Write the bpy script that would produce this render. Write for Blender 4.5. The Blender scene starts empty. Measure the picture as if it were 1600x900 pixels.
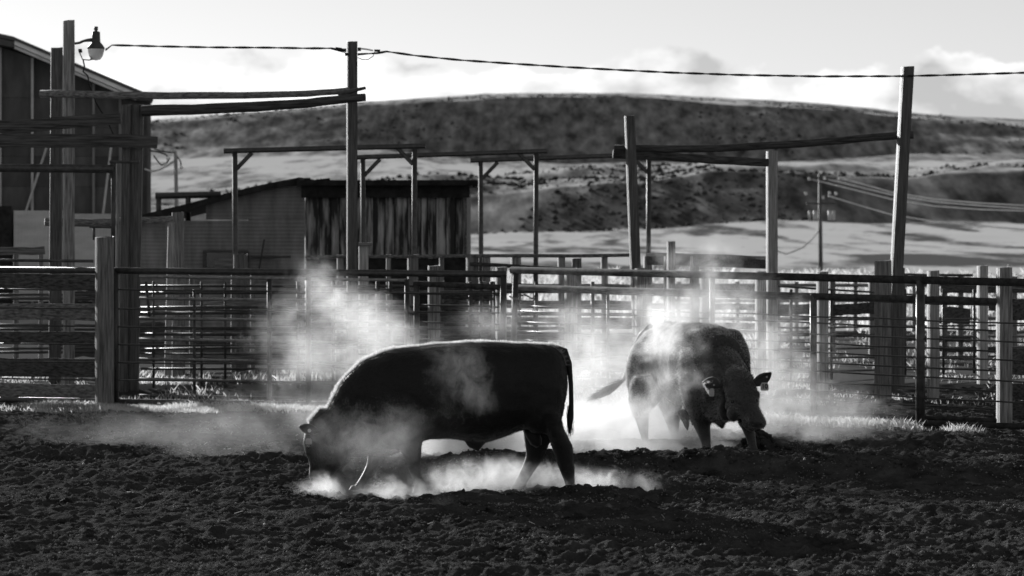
import bpy, math, random
import numpy as np
from mathutils import Vector, Matrix
from mathutils.bvhtree import BVHTree

C = bpy.context.scene
R = math.radians
random.seed(7)
rng = np.random.default_rng(11)

# ------------------------------------------------------------------ camera, sky, sun, exposure
FP = 4444.0      # focal length in photograph pixels (100 mm on 36 mm over 1600)
EYE = 2.6        # camera height
HZ = 333.0       # row of the horizon in the photograph
cam_d = bpy.data.cameras.new("camera")
cam = bpy.data.objects.new("camera", cam_d)
C.collection.objects.link(cam)
cam_d.lens = 100.0
cam_d.sensor_width = 36.0
cam_d.shift_y = -(450.0 - HZ) / 1600.0
cam_d.clip_start = 0.5
cam_d.clip_end = 9000
cam_d.dof.use_dof = True
cam_d.dof.focus_distance = 28.0
cam_d.dof.aperture_fstop = 3.2
cam.location = (0, 0, EYE)
cam.rotation_euler = (R(90), 0, 0)
C.camera = cam

SUN_AZ = -26.0    # degrees from the view axis, negative = to the left, behind the pens
SUN_EL = 14.0
W = bpy.data.worlds.new("World")
C.world = W
W.use_nodes = True
wt = W.node_tree
for n in list(wt.nodes):
    wt.nodes.remove(n)


def NN(t, kind, **kw):
    n = t.nodes.new(kind)
    for k, v in kw.items():
        setattr(n, k, v)
    return n


wo = NN(wt, "ShaderNodeOutputWorld")
bg = NN(wt, "ShaderNodeBackground")
bg.inputs["Strength"].default_value = 0.05
sky = NN(wt, "ShaderNodeTexSky")
sky.sky_type = "NISHITA"
sky.sun_disc = False
sky.sun_elevation = R(SUN_EL)
sky.sun_rotation = R(SUN_AZ)
sky.air_density = 1.0
sky.dust_density = 0.15
sky.ozone_density = 1.0
bw = NN(wt, "ShaderNodeRGBToBW")           # black-and-white photograph: neutral light
wt.links.new(sky.outputs[0], bw.inputs[0])
# a power curve evens out the sky's brightness
k1 = NN(wt, "ShaderNodeMath", operation="MULTIPLY"); k1.inputs[1].default_value = 1 / 16.0
k2 = NN(wt, "ShaderNodeMath", operation="POWER"); k2.inputs[1].default_value = 0.80
k3 = NN(wt, "ShaderNodeMath", operation="MULTIPLY"); k3.inputs[1].default_value = 15.8
wt.links.new(bw.outputs[0], k1.inputs[0]); wt.links.new(k1.outputs[0], k2.inputs[0]); wt.links.new(k2.outputs[0], k3.inputs[0])
bw = k3
tc = NN(wt, "ShaderNodeTexCoord")
mp = NN(wt, "ShaderNodeMapping")
mp.inputs["Scale"].default_value = (1, 1, 1.7)
wt.links.new(tc.outputs["Generated"], mp.inputs[0])
nz = NN(wt, "ShaderNodeTexNoise")
nz.inputs["Scale"].default_value = 17.0
nz.inputs["Detail"].default_value = 7
nz.inputs["Roughness"].default_value = 0.55
nz.inputs["Distortion"].default_value = 0.25
wt.links.new(mp.outputs[0], nz.inputs[0])
sep = NN(wt, "ShaderNodeSeparateXYZ")
wt.links.new(tc.outputs["Generated"], sep.inputs[0])
# cloud cover: thick in a low bank, thinning upwards
band = NN(wt, "ShaderNodeMapRange")
band.inputs["From Min"].default_value = 0.042
band.inputs["From Max"].default_value = 0.078
band.inputs["To Min"].default_value = 0.20
band.inputs["To Max"].default_value = -0.45
wt.links.new(sep.outputs["Z"], band.inputs[0])
ad = NN(wt, "ShaderNodeMath", operation="ADD")
wt.links.new(nz.outputs[0], ad.inputs[0])
wt.links.new(band.outputs[0], ad.inputs[1])
cr = NN(wt, "ShaderNodeValToRGB")
e = cr.color_ramp
e.elements[0].position = 0.50; e.elements[0].color = (0.0,) * 3 + (1,)
e.elements[1].position = 0.555; e.elements[1].color = (1.0,) * 3 + (1,)
wt.links.new(ad.outputs[0], cr.inputs[0])
nz2 = NN(wt, "ShaderNodeTexNoise")
nz2.inputs["Scale"].default_value = 21.0
nz2.inputs["Detail"].default_value = 5
wt.links.new(mp.outputs[0], nz2.inputs[0])
cr2 = NN(wt, "ShaderNodeMapRange")
cr2.inputs["From Min"].default_value = 0.40
cr2.inputs["From Max"].default_value = 0.58
cr2.inputs["To Min"].default_value = 0.70
cr2.inputs["To Max"].default_value = 1.38
wt.links.new(nz2.outputs[0], cr2.inputs[0])
SKYV = 1.0
# cloud brightness rides on the same sky
m1 = NN(wt, "ShaderNodeMath", operation="MULTIPLY")
wt.links.new(bw.outputs[0], m1.inputs[0])
wt.links.new(cr2.outputs[0], m1.inputs[1])
mx = NN(wt, "ShaderNodeMix", data_type="FLOAT")
wt.links.new(cr.outputs[0], mx.inputs[0])
m0 = NN(wt, "ShaderNodeMath", operation="MULTIPLY")
m0.inputs[1].default_value = 1.0
wt.links.new(bw.outputs[0], m0.inputs[0])
wt.links.new(m0.outputs[0], mx.inputs[2])
wt.links.new(m1.outputs[0], mx.inputs[3])
wt.links.new(mx.outputs[0], bg.inputs["Color"])
wt.links.new(bg.outputs[0], wo.inputs[0])

sd = bpy.data.lights.new("sun", "SUN")
sd.energy = 5.0
sd.angle = R(0.5)
sd.color = (1.0, 1.0, 1.0)
sun = bpy.data.objects.new("sun", sd)
C.collection.objects.link(sun)
SDIR = Vector((math.sin(R(SUN_AZ)) * math.cos(R(SUN_EL)), math.cos(R(SUN_AZ)) * math.cos(R(SUN_EL)), math.sin(R(SUN_EL))))
sun.rotation_euler = SDIR.to_track_quat("Z", "Y").to_euler()
sun.location = SDIR * 200

C.view_settings.view_transform = "Standard"
C.view_settings.look = "None"
C.view_settings.gamma = 1.0
C.view_settings.exposure = 0.68
C.render.engine = "CYCLES"
C.cycles.use_denoising = True
C.cycles.max_bounces = 5
C.cycles.diffuse_bounces = 2
C.cycles.glossy_bounces = 2
C.cycles.transmission_bounces = 3
C.cycles.transparent_max_bounces = 8
C.cycles.volume_bounces = 1
C.cycles.volume_step_rate = 1.0
C.cycles.volume_max_steps = 64
C.cycles.use_adaptive_sampling = True
C.cycles.adaptive_threshold = 0.02
C.cycles.caustics_reflective = False
C.cycles.caustics_refractive = False


# ------------------------------------------------------------------ helpers
def P(px, py, d):
    """The place that the photograph shows at pixel px, py and d metres away."""
    return Vector(((px - 800.0) / FP * d, d, EYE - (py - HZ) / FP * d))


def X(px, d):
    return (px - 800.0) / FP * d


def Z(py, d):
    return EYE - (py - HZ) / FP * d


def props(o, label=None, cat=None, group=None, kind=None):
    if label: o["label"] = label
    if cat: o["category"] = cat
    if group: o["group"] = group
    if kind: o["kind"] = kind
    return o


def empty(name, loc, label=None, cat=None, group=None):
    o = bpy.data.objects.new(name, None)
    o.empty_display_size = 0.3
    C.collection.objects.link(o)
    o.location = loc
    return props(o, label, cat, group)


def link(name, me, mat=None, parent=None, loc=None):
    o = bpy.data.objects.new(name, me)
    C.collection.objects.link(o)
    if mat is not None and not me.materials:
        me.materials.append(mat)
    if parent is not None:
        o.parent = parent
    if loc is not None:
        o.location = loc
    return o


def world_loc(p):
    v = Vector((0, 0, 0))
    while p is not None:
        v = v + p.location
        p = p.parent
    return v


class MB:
    """Collects solids in world coordinates and links them as one mesh object."""

    def __init__(s):
        s.v, s.f = [], []

    def add(s, vs, fs):
        b = len(s.v)
        s.v.extend([tuple(q) for q in vs])
        s.f.extend([tuple(b + i for i in q) for q in fs])
        return s

    def box(s, x0, x1, y0, y1, z0, z1, rz=0.0):
        c = Vector(((x0 + x1) / 2, (y0 + y1) / 2, 0))
        m = Matrix.Rotation(rz, 3, "Z")
        vs = []
        for z in (z0, z1):
            for x, y in ((x0, y0), (x1, y0), (x1, y1), (x0, y1)):
                vs.append(c + m @ (Vector((x, y, 0)) - c) + Vector((0, 0, z)))
        return s.add(vs, [(0, 3, 2, 1), (4, 5, 6, 7), (0, 1, 5, 4), (1, 2, 6, 5), (2, 3, 7, 6), (3, 0, 4, 7)])

    def tube(s, pts, rad, n=8, sq=None, flat=None, jit=0.0, twist=0.0):
        """A tube through pts; rad a number or a list; flat=(w,h) makes a plank with rounded corners."""
        pts = [Vector(p) for p in pts]
        k = len(pts)
        rad = [rad] * k if not hasattr(rad, "__len__") else rad
        rings = []
        for i, p in enumerate(pts):
            a = pts[max(i - 1, 0)]
            b = pts[min(i + 1, k - 1)]
            t = (b - a).normalized()
            up = Vector((0, 0, 1)) if abs(t.z) < 0.9 else Vector((0, 1, 0))
            u = t.cross(up).normalized()
            w = u.cross(t).normalized()
            ring = []
            for j in range(n):
                g = 2 * math.pi * (j + 0.5) / n + twist * i
                cx, cy = math.cos(g), math.sin(g)
                if flat:
                    q = (abs(cx) ** 6 + abs(cy) ** 6) ** (-1 / 6.0)
                    cx, cy = cx * q * flat[0] / 2, cy * q * flat[1] / 2
                    r = rad[i]
                else:
                    r = rad[i]
                r *= 1 + (random.random() - 0.5) * jit
                ring.append(p + u * cx * r + w * cy * r)
            rings.append(ring)
        vs = [q for r in rings for q in r]
        fs = []
        for i in range(k - 1):
            for j in range(n):
                fs.append((i * n + j, i * n + (j + 1) % n, (i + 1) * n + (j + 1) % n, (i + 1) * n + j))
        fs.append(tuple(range(n))[::-1])
        fs.append(tuple((k - 1) * n + j for j in range(n)))
        return s.add(vs, fs)

    def build(s, name, mat, parent=None, smooth=False):
        me = bpy.data.meshes.new(name)
        off = world_loc(parent)
        me.from_pydata([(v[0] - off.x, v[1] - off.y, v[2] - off.z) for v in s.v], [], s.f)
        if smooth:
            me.polygons.foreach_set("use_smooth", [True] * len(me.polygons))
        me.update()
        return link(name, me, mat, parent)


def np_mesh(name, v, f, mat, parent=None, smooth=False, kind=None):
    me = bpy.data.meshes.new(name)
    v = np.asarray(v, np.float32); f = np.asarray(f, np.int32)
    me.vertices.add(len(v)); me.vertices.foreach_set("co", v.ravel())
    k = f.shape[1]
    me.loops.add(f.size); me.loops.foreach_set("vertex_index", f.ravel())
    me.polygons.add(len(f)); me.polygons.foreach_set("loop_start", np.arange(0, f.size, k, dtype=np.int32))
    if smooth:
        me.polygons.foreach_set("use_smooth", np.ones(len(f), bool))
    me.update(calc_edges=True)
    me.validate()
    o = link(name, me, mat, parent)
    if kind: o["kind"] = kind
    return o


_T = rng.random((256, 256)).astype(np.float64)


def vnoise(x, y, seed=0):
    x = x + seed * 37.17; y = y + seed * 91.7
    xi = np.floor(x).astype(int); yi = np.floor(y).astype(int)
    fx = x - xi; fy = y - yi
    fx = fx * fx * (3 - 2 * fx); fy = fy * fy * (3 - 2 * fy)
    a = _T[xi & 255, yi & 255]; b = _T[(xi + 1) & 255, yi & 255]
    c = _T[xi & 255, (yi + 1) & 255]; d = _T[(xi + 1) & 255, (yi + 1) & 255]
    return (a * (1 - fx) + b * fx) * (1 - fy) + (c * (1 - fx) + d * fx) * fy - 0.5


def fbm(x, y, seed=0, o=4, g=0.5, l=2.03):
    s = 0; a = 1.0
    for i in range(o):
        s = s + a * vnoise(x * l ** i, y * l ** i, seed + i)
        a *= g
    return s


def clods(x, y, f, seed, rmin=0.15, rmax=0.55, dens=0.7):
    """Half-buried round lumps: height of the tallest lump at x, y."""
    x = x * f + seed * 13.3; y = y * f + seed * 7.9
    xi = np.floor(x).astype(int); yi = np.floor(y).astype(int)
    h = np.zeros_like(x)
    for dx in (-1, 0, 1):
        for dy in (-1, 0, 1):
            cx = xi + dx; cy = yi + dy
            a = _T[(cx * 7 + seed) & 255, (cy * 13 + 5) & 255]; b = _T[(cx * 11 + 3) & 255, (cy * 5 + seed) & 255]
            r = _T[(cx * 3 + 9) & 255, (cy * 17 + seed * 3) & 255]
            k = _T[(cx * 19 + 1) & 255, (cy * 23 + 7 + seed) & 255]
            rr = np.where(k < dens, rmin + (rmax - rmin) * r * r, 0.0)
            d2 = (x - cx - a) ** 2 + (y - cy - b) ** 2
            h = np.maximum(h, np.sqrt(np.maximum(rr * rr - d2, 0)))
    return h / f


# ------------------------------------------------------------------ materials
def new_mat(name):
    m = bpy.data.materials.new(name)
    m.use_nodes = True
    t = m.node_tree
    b = t.nodes["Principled BSDF"]
    return m, t, b


def setin(b, **kw):
    for k, v in kw.items():
        b.inputs[k.replace("_", " ")].default_value = v


def noisy(name, lo, hi, scale=(1, 1, 1), nscale=8.0, detail=5, rough=0.85, bump=0.3, bdist=0.01, spec=0.3, metal=0.0, sheen=0.0, sheen_r=0.4, pmin=0.35, pmax=0.65, extra=None):
    """Plain weathered surface: grey between lo and hi by noise stretched with scale, and a matching bump."""
    m, t, b = new_mat(name)
    g = NN(t, "ShaderNodeTexCoord")
    mpn = NN(t, "ShaderNodeMapping"); mpn.inputs["Scale"].default_value = scale
    t.links.new(g.outputs["Object"], mpn.inputs[0])
    n = NN(t, "ShaderNodeTexNoise"); n.inputs["Scale"].default_value = nscale; n.inputs["Detail"].default_value = detail
    n.inputs["Roughness"].default_value = 0.62
    t.links.new(mpn.outputs[0], n.inputs[0])
    r = NN(t, "ShaderNodeMapRange")
    r.inputs["From Min"].default_value = pmin; r.inputs["From Max"].default_value = pmax
    r.inputs["To Min"].default_value = lo; r.inputs["To Max"].default_value = hi
    t.links.new(n.outputs[0], r.inputs[0])
    oi = NN(t, "ShaderNodeObjectInfo")
    v = NN(t, "ShaderNodeMapRange"); v.inputs["To Min"].default_value = 0.75; v.inputs["To Max"].default_value = 1.25
    t.links.new(oi.outputs["Random"], v.inputs[0])
    mu = NN(t, "ShaderNodeMath", operation="MULTIPLY")
    t.links.new(r.outputs[0], mu.inputs[0]); t.links.new(v.outputs[0], mu.inputs[1])
    t.links.new(mu.outputs[0], b.inputs["Base Color"])
    if bump:
        bu = NN(t, "ShaderNodeBump"); bu.inputs["Strength"].default_value = bump; bu.inputs["Distance"].default_value = bdist
        t.links.new(n.outputs[0], bu.inputs["Height"]); t.links.new(bu.outputs[0], b.inputs["Normal"])
    setin(b, Roughness=rough, Metallic=metal)
    b.inputs["Specular IOR Level"].default_value = spec
    if sheen:
        b.inputs["Sheen Weight"].default_value = sheen; b.inputs["Sheen Roughness"].default_value = sheen_r
    return m


M_WV = noisy("weathered_wood_upright", 0.06, 0.28, (14, 14, 0.8), 3.0, 6, 0.6, 0.9, 0.012, spec=0.5)
M_WVL = noisy("pale_wood_upright", 0.16, 0.42, (14, 14, 0.8), 3.0, 6, 0.6, 0.8, 0.010, spec=0.5)
M_WVD = noisy("dark_wood_upright", 0.025, 0.11, (14, 14, 0.8), 3.0, 6, 0.55, 0.9, 0.012, spec=0.5)
M_WH = noisy("weathered_wood_level", 0.06, 0.26, (0.8, 14, 14), 3.0, 6, 0.9, 0.9, 0.012)
M_WHD = noisy("dark_wood_level", 0.025, 0.11, (0.8, 14, 14), 3.0, 6, 0.9, 0.9, 0.014)
M_PIPE = noisy("rusted_pipe", 0.02, 0.06, (1, 1, 1), 14.0, 5, 0.42, 0.25, 0.004, spec=0.55)
M_PIPED = noisy("matt_dark_pipe", 0.03, 0.07, (1, 1, 1), 14.0, 5, 0.9, 0.2, 0.004, spec=0.05)
M_PIPEL = noisy("galvanised_pipe", 0.12, 0.24, (1, 1, 1), 14.0, 5, 0.38, 0.2, 0.003, spec=0.6, metal=0.5)
M_BLACK = noisy("black_rubber", 0.008, 0.02, (1, 1, 1), 20.0, 3, 0.6, 0.1, 0.003)
M_TIN = noisy("dull_corrugated_tin", 0.13, 0.24, (2.0, 2.0, 0.5), 2.0, 6, 0.55, 0.1, 0.003, spec=0.4)
M_TINL = noisy("pale_corrugated_tin", 0.36, 0.48, (0.5, 0.5, 2.0), 2.0, 6, 0.55, 0.1, 0.003, spec=0.4)
M_BARN = noisy("dark_painted_siding", 0.06, 0.10, (1, 1, 0.3), 3.0, 5, 0.7, 0.15, 0.004)
M_WHITE = noisy("white_painted_metal", 0.65, 0.82, (1, 1, 1), 3.0, 5, 0.5, 0.1, 0.003)
M_TAR = noisy("tar_paper", 0.008, 0.03, (1, 1, 1), 6.0, 6, 0.95, 0.4, 0.02)
M_GLASSY = noisy("lamp_glass", 0.5, 0.7, (1, 1, 1), 6.0, 2, 0.15, 0.0, 0.001, spec=0.8)
M_GLASSY.node_tree.nodes["Principled BSDF"].inputs["Transmission Weight"].default_value = 0.85
M_LAMP = noisy("lamp_housing", 0.05, 0.11, (1, 1, 1), 9.0, 4, 0.5, 0.1, 0.003, spec=0.5, metal=0.3)
M_CER = noisy("white_ceramic", 0.6, 0.75, (1, 1, 1), 6.0, 2, 0.2, 0.0, 0.001, spec=0.7)
M_ALU = noisy("bare_cable", 0.5, 0.7, (1, 1, 1), 6.0, 2, 0.35, 0.0, 0.001, spec=0.7, metal=0.6)
M_TAG = noisy("ear_tag_plastic", 0.35, 0.45, (1, 1, 1), 60.0, 2, 0.4, 0.0, 0.001)
M_HOOF = noisy("hoof_horn", 0.02, 0.05, (1, 1, 1), 30.0, 3, 0.6, 0.2, 0.004)
M_EYE = noisy("eye", 0.004, 0.008, (1, 1, 1), 30.0, 2, 0.08, 0.0, 0.001, spec=0.8)
M_STONE = noisy("pale_stone", 0.35, 0.6, (1, 1, 1), 12.0, 4, 0.8, 0.4, 0.01)


def leafy(name, lo, hi, trans=0.5, nscale=2.0):
    """Blades and leaves: part of the light comes through them."""
    m, t, b = new_mat(name)
    t.nodes.remove(b)
    o = t.nodes["Material Output"]
    g = NN(t, "ShaderNodeNewGeometry")
    n = NN(t, "ShaderNodeTexNoise"); n.inputs["Scale"].default_value = nscale; n.inputs["Detail"].default_value = 4
    t.links.new(g.outputs["Position"], n.inputs[0])
    r = NN(t, "ShaderNodeMapRange")
    r.inputs["From Min"].default_value = 0.35; r.inputs["From Max"].default_value = 0.65
    r.inputs["To Min"].default_value = lo; r.inputs["To Max"].default_value = hi
    t.links.new(n.outputs[0], r.inputs[0])
    d = NN(t, "ShaderNodeBsdfDiffuse"); q = NN(t, "ShaderNodeBsdfTranslucent")
    t.links.new(r.outputs[0], d.inputs[0]); t.links.new(r.outputs[0], q.inputs[0])
    s = NN(t, "ShaderNodeMixShader"); s.inputs[0].default_value = trans
    t.links.new(d.outputs[0], s.inputs[1]); t.links.new(q.outputs[0], s.inputs[2])
    t.links.new(s.outputs[0], o.inputs[0])
    return m


M_GRASS = leafy("dry_grass", 0.30, 0.72, 0.62)
M_FROST = leafy("frosted_bowl_glass", 0.7, 0.85, 0.8)
M_BRUSH = leafy("sagebrush", 0.05, 0.10, 0.25, 0.4)


def soil_mat():
    m, t, b = new_mat("churned_soil")
    g = NN(t, "ShaderNodeNewGeometry")
    n = NN(t, "ShaderNodeTexNoise"); n.inputs["Scale"].default_value = 3.0; n.inputs["Detail"].default_value = 8; n.inputs["Roughness"].default_value = 0.7
    t.links.new(g.outputs["Position"], n.inputs[0])
    r = NN(t, "ShaderNodeMapRange"); r.inputs["From Min"].default_value = 0.3; r.inputs["From Max"].default_value = 0.7
    r.inputs["To Min"].default_value = 0.020; r.inputs["To Max"].default_value = 0.11
    t.links.new(n.outputs[0], r.inputs[0]); t.links.new(r.outputs[0], b.inputs["Base Color"])
    n2 = NN(t, "ShaderNodeTexNoise"); n2.inputs["Scale"].default_value = 55.0; n2.inputs["Detail"].default_value = 5; n2.inputs["Roughness"].default_value = 0.7
    t.links.new(g.outputs["Position"], n2.inputs[0])
    bu = NN(t, "ShaderNodeBump"); bu.inputs["Strength"].default_value = 1.0; bu.inputs["Distance"].default_value = 0.03
    t.links.new(n2.outputs[0], bu.inputs["Height"]); t.links.new(bu.outputs[0], b.inputs["Normal"])
    setin(b, Roughness=0.9)
    b.inputs["Specular IOR Level"].default_value = 0.0
    return m


M_SOIL = soil_mat()
M_CRUMB = noisy("dry_soil_crumb", 0.06, 0.22, (1, 1, 1), 2.0, 6, 0.9, 0.0, 0.001, spec=0.0)


def terrain_mat():
    """Pasture: pale dry grass with dark brush where the mesh attribute says brush grows."""
    m, t, b = new_mat("pasture")
    g = NN(t, "ShaderNodeNewGeometry")
    at = NN(t, "ShaderNodeAttribute"); at.attribute_name = "brush"
    mpn = NN(t, "ShaderNodeMapping"); mpn.inputs["Scale"].default_value = (0.22, 0.035, 0.2)
    t.links.new(g.outputs["Position"], mpn.inputs[0])
    n = NN(t, "ShaderNodeTexNoise"); n.inputs["Scale"].default_value = 1.0; n.inputs["Detail"].default_value = 8; n.inputs["Roughness"].default_value = 0.65
    t.links.new(mpn.outputs[0], n.inputs[0])
    a = NN(t, "ShaderNodeMath", operation="ADD")
    t.links.new(n.outputs[0], a.inputs[0]); t.links.new(at.outputs["Fac"], a.inputs[1])
    cr = NN(t, "ShaderNodeValToRGB")
    el = cr.color_ramp.elements
    el[0].position = 0.42; el[0].color = (0.35, 0.35, 0.35, 1)
    el[1].position = 0.78; el[1].color = (0.05, 0.05, 0.05, 1)
    k = cr.color_ramp.elements.new(0.58); k.color = (0.20, 0.20, 0.20, 1)
    t.links.new(a.outputs[0], cr.inputs[0])
    t.links.new(cr.outputs[0], b.inputs["Base Color"])
    setin(b, Roughness=1.0)
    b.inputs["Specular IOR Level"].default_value = 0.0
    # stalks catch the low sun: a nap over the ground, weaker under brush
    sh = NN(t, "ShaderNodeMapRange"); sh.inputs["From Min"].default_value = 0.45; sh.inputs["From Max"].default_value = 0.7
    sh.inputs["To Min"].default_value = 0.10; sh.inputs["To Max"].default_value = 0.03
    t.links.new(a.outputs[0], sh.inputs[0]); t.links.new(sh.outputs[0], b.inputs["Sheen Weight"])
    b.inputs["Sheen Roughness"].default_value = 0.5
    return m


M_LAND = terrain_mat()


def fur_mat(name, base, sheen):
    m, t, b = new_mat(name)
    g = NN(t, "ShaderNodeTexCoord")
    n = NN(t, "ShaderNodeTexNoise"); n.inputs["Scale"].default_value = 45.0; n.inputs["Detail"].default_value = 5; n.inputs["Roughness"].default_value = 0.7
    t.links.new(g.outputs["Object"], n.inputs[0])
    r = NN(t, "ShaderNodeMapRange"); r.inputs["From Min"].default_value = 0.3; r.inputs["From Max"].default_value = 0.7
    r.inputs["To Min"].default_value = base * 0.6; r.inputs["To Max"].default_value = base * 1.5
    t.links.new(n.outputs[0], r.inputs[0]); t.links.new(r.outputs[0], b.inputs["Base Color"])
    bu = NN(t, "ShaderNodeBump"); bu.inputs["Strength"].default_value = 0.6; bu.inputs["Distance"].default_value = 0.015
    t.links.new(n.outputs[0], bu.inputs["Height"]); t.links.new(bu.outputs[0], b.inputs["Normal"])
    setin(b, Roughness=0.55)
    b.inputs["Specular IOR Level"].default_value = 0.35
    b.inputs["Sheen Weight"].default_value = sheen; b.inputs["Sheen Roughness"].default_value = 0.35
    return m


M_FUR = fur_mat("black_coat", 0.006, 0.10)
M_FUR2 = fur_mat("dusty_dark_coat", 0.045, 0.7)
M_HAIR = leafy("painted_rim_light_hair", 0.55, 0.80, 0.7, 9.0)  # black hair coloured pale to carry the sun's rim light
M_HAIRD = leafy("black_coat_hair", 0.012, 0.03, 0.5, 9.0)
M_HAIR2 = leafy("sunlit_dusty_coat_hair", 0.50, 0.80, 0.6, 9.0)  # sunlight on the far bull's rear put into a pale, dusty tone


# ------------------------------------------------------------------ the land
HOOF = []
for _i in range(70):
    _d = random.uniform(20, 33)
    _x = random.uniform(-0.17, 0.17) * _d
    for _k in range(random.choice((1, 2, 3))):
        HOOF.append((_x + _k * random.uniform(.25, .5), _d + random.uniform(-.3, .3), random.uniform(.03, .06)))


def soil_z(x, y):
    """Churned pen floor: mounds, the bank behind the near bull, ruts and clods."""
    z = 0.05 * fbm(x * 0.35, y * 0.35, 3, 3) + 0.06 * fbm(x * 1.1, y * 1.4, 9, 4)
    # bank running across behind the near bull
    cy = 28.2 + 0.35 * np.sin(x * 0.9 + 1.0) + 0.25 * fbm(x * 0.7, y * 0, 5, 2)
    amp = 0.17 * (0.75 + 0.9 * fbm(x * 0.9, y * 0.2, 6, 3)) * np.clip((x + 1.3) / 0.6, 0.0, 1)
    amp2 = 0.07 * np.clip((-x - 0.8) / 1.0, 0, 1)
    u = (y - cy)
    z = z + (np.clip(amp, 0, 0.3) + amp2) * np.exp(-np.where(u < 0, (u / 0.30) ** 2, (u / 0.9) ** 2))
    z = z - 0.03 * np.exp(-((y - 26.5) / 0.9) ** 2)
    for mx_, my_, a, sx, sy in ((X(735, 25.6), 25.6, 0.10, 0.45, 0.35), (X(930, 26.0), 26.0, 0.08, 0.5, 0.3), (X(1185, 30.4), 30.42, 0.20, 0.17, 0.22),
                                (X(1330, 29.8), 29.8, 0.07, 0.8, 0.4), (X(590, 28.9), 28.9, 0.05, 0.6, 0.3), (X(60, 30.5), 30.5, 0.08, 1.2, 0.5),
                                (X(400, 29.0), 29.0, 0.10, 0.9, 0.35), (X(1450, 31.0), 31.0, 0.10, 1.1, 0.5), (X(1500, 24.0), 24.0, 0.08, 1.0, 0.5),
                                (X(620, 24.2), 24.2, 0.08, 0.7, 0.4), (X(900, 23.0), 23.0, 0.06, 0.9, 0.5)):
        z = z + a * np.exp(-((x - mx_) / sx) ** 2 - ((y - my_) / sy) ** 2)
    for hx, hy, hd in HOOF:                 # hoof prints and scuffs
        m_ = (np.abs(x - hx) < 0.35) & (np.abs(y - hy) < 0.45)
        if m_.any():
            q = ((x - hx) / 0.075) ** 2 + ((y - hy) / 0.10) ** 2
            z = np.where(m_, z - hd * np.exp(-q * q) + 0.35 * hd * np.exp(-((np.sqrt(q) - 1.5) / 0.4) ** 2), z)
    return z


def soil_fine(x, y):
    ms = 0.75 + 0.9 * np.clip(fbm(x * 0.8, y * 0.8, 21, 2) + 0.3, 0, 1)
    wx = x + 0.05 * fbm(x * 6, y * 6, 41, 2); wy = y + 0.05 * fbm(x * 6, y * 6, 47, 2)
    z = 0.22 * clods(wx, wy, 3.6, 3, 0.10, 0.38, 0.28) + 0.22 * clods(wx, wy, 8.0, 5, 0.10, 0.45, 0.45) + 0.55 * clods(wx, wy, 17.0, 7, 0.15, 0.5, 0.7)
    z = z + 0.022 * fbm(x * 4, y * 5, 31, 3, 0.6) + 0.040 * fbm(x * 14, y * 11, 33, 2, 0.6)
    return z * ms


rows = [14.0]
while rows[-1] < 43.0:
    rows.append(rows[-1] * 1.00125 + 0.002)
rows = np.array(rows)
us = np.linspace(-0.27, 0.27, 620)
YY, UU = np.meshgrid(rows, us, indexing="ij")
XX = YY * UU
edge = np.clip(np.minimum(np.minimum((YY - 14) / 1.0, (43.0 - YY) / 1.5), (0.27 - np.abs(UU)) / 0.02), 0, 1)
ZZ = (soil_z(XX, YY) + soil_fine(XX, YY)) * edge + 0.02 - 0.10 * (1 - edge)
nr, nc = XX.shape
idx = np.arange(nr * nc).reshape(nr, nc)
F = np.stack([idx[:-1, :-1], idx[:-1, 1:], idx[1:, 1:], idx[1:, :-1]], -1).reshape(-1, 4)
np_mesh("ground", np.stack([XX, YY, ZZ], -1).reshape(-1, 3), F, M_SOIL, smooth=True, kind="structure")["label"] = "dark churned soil floor of the cattle pen"


def gz(x, y):
    return float(soil_z(np.array([float(x)]), np.array([float(y)]))[0]) + 0.04


RID = ([-900, -300, 0, 230, 400, 560, 640, 700, 760, 850, 950, 1000, 1100, 1200, 1300, 1400, 1500, 1600, 2000, 2600],
       [225, 212, 200, 190, 176, 162, 158, 154, 150, 149, 148, 149, 153, 157, 166, 178, 185, 191, 215, 235])


def curve(px, xs, ys):
    return np.interp(px, xs, ys)


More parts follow.
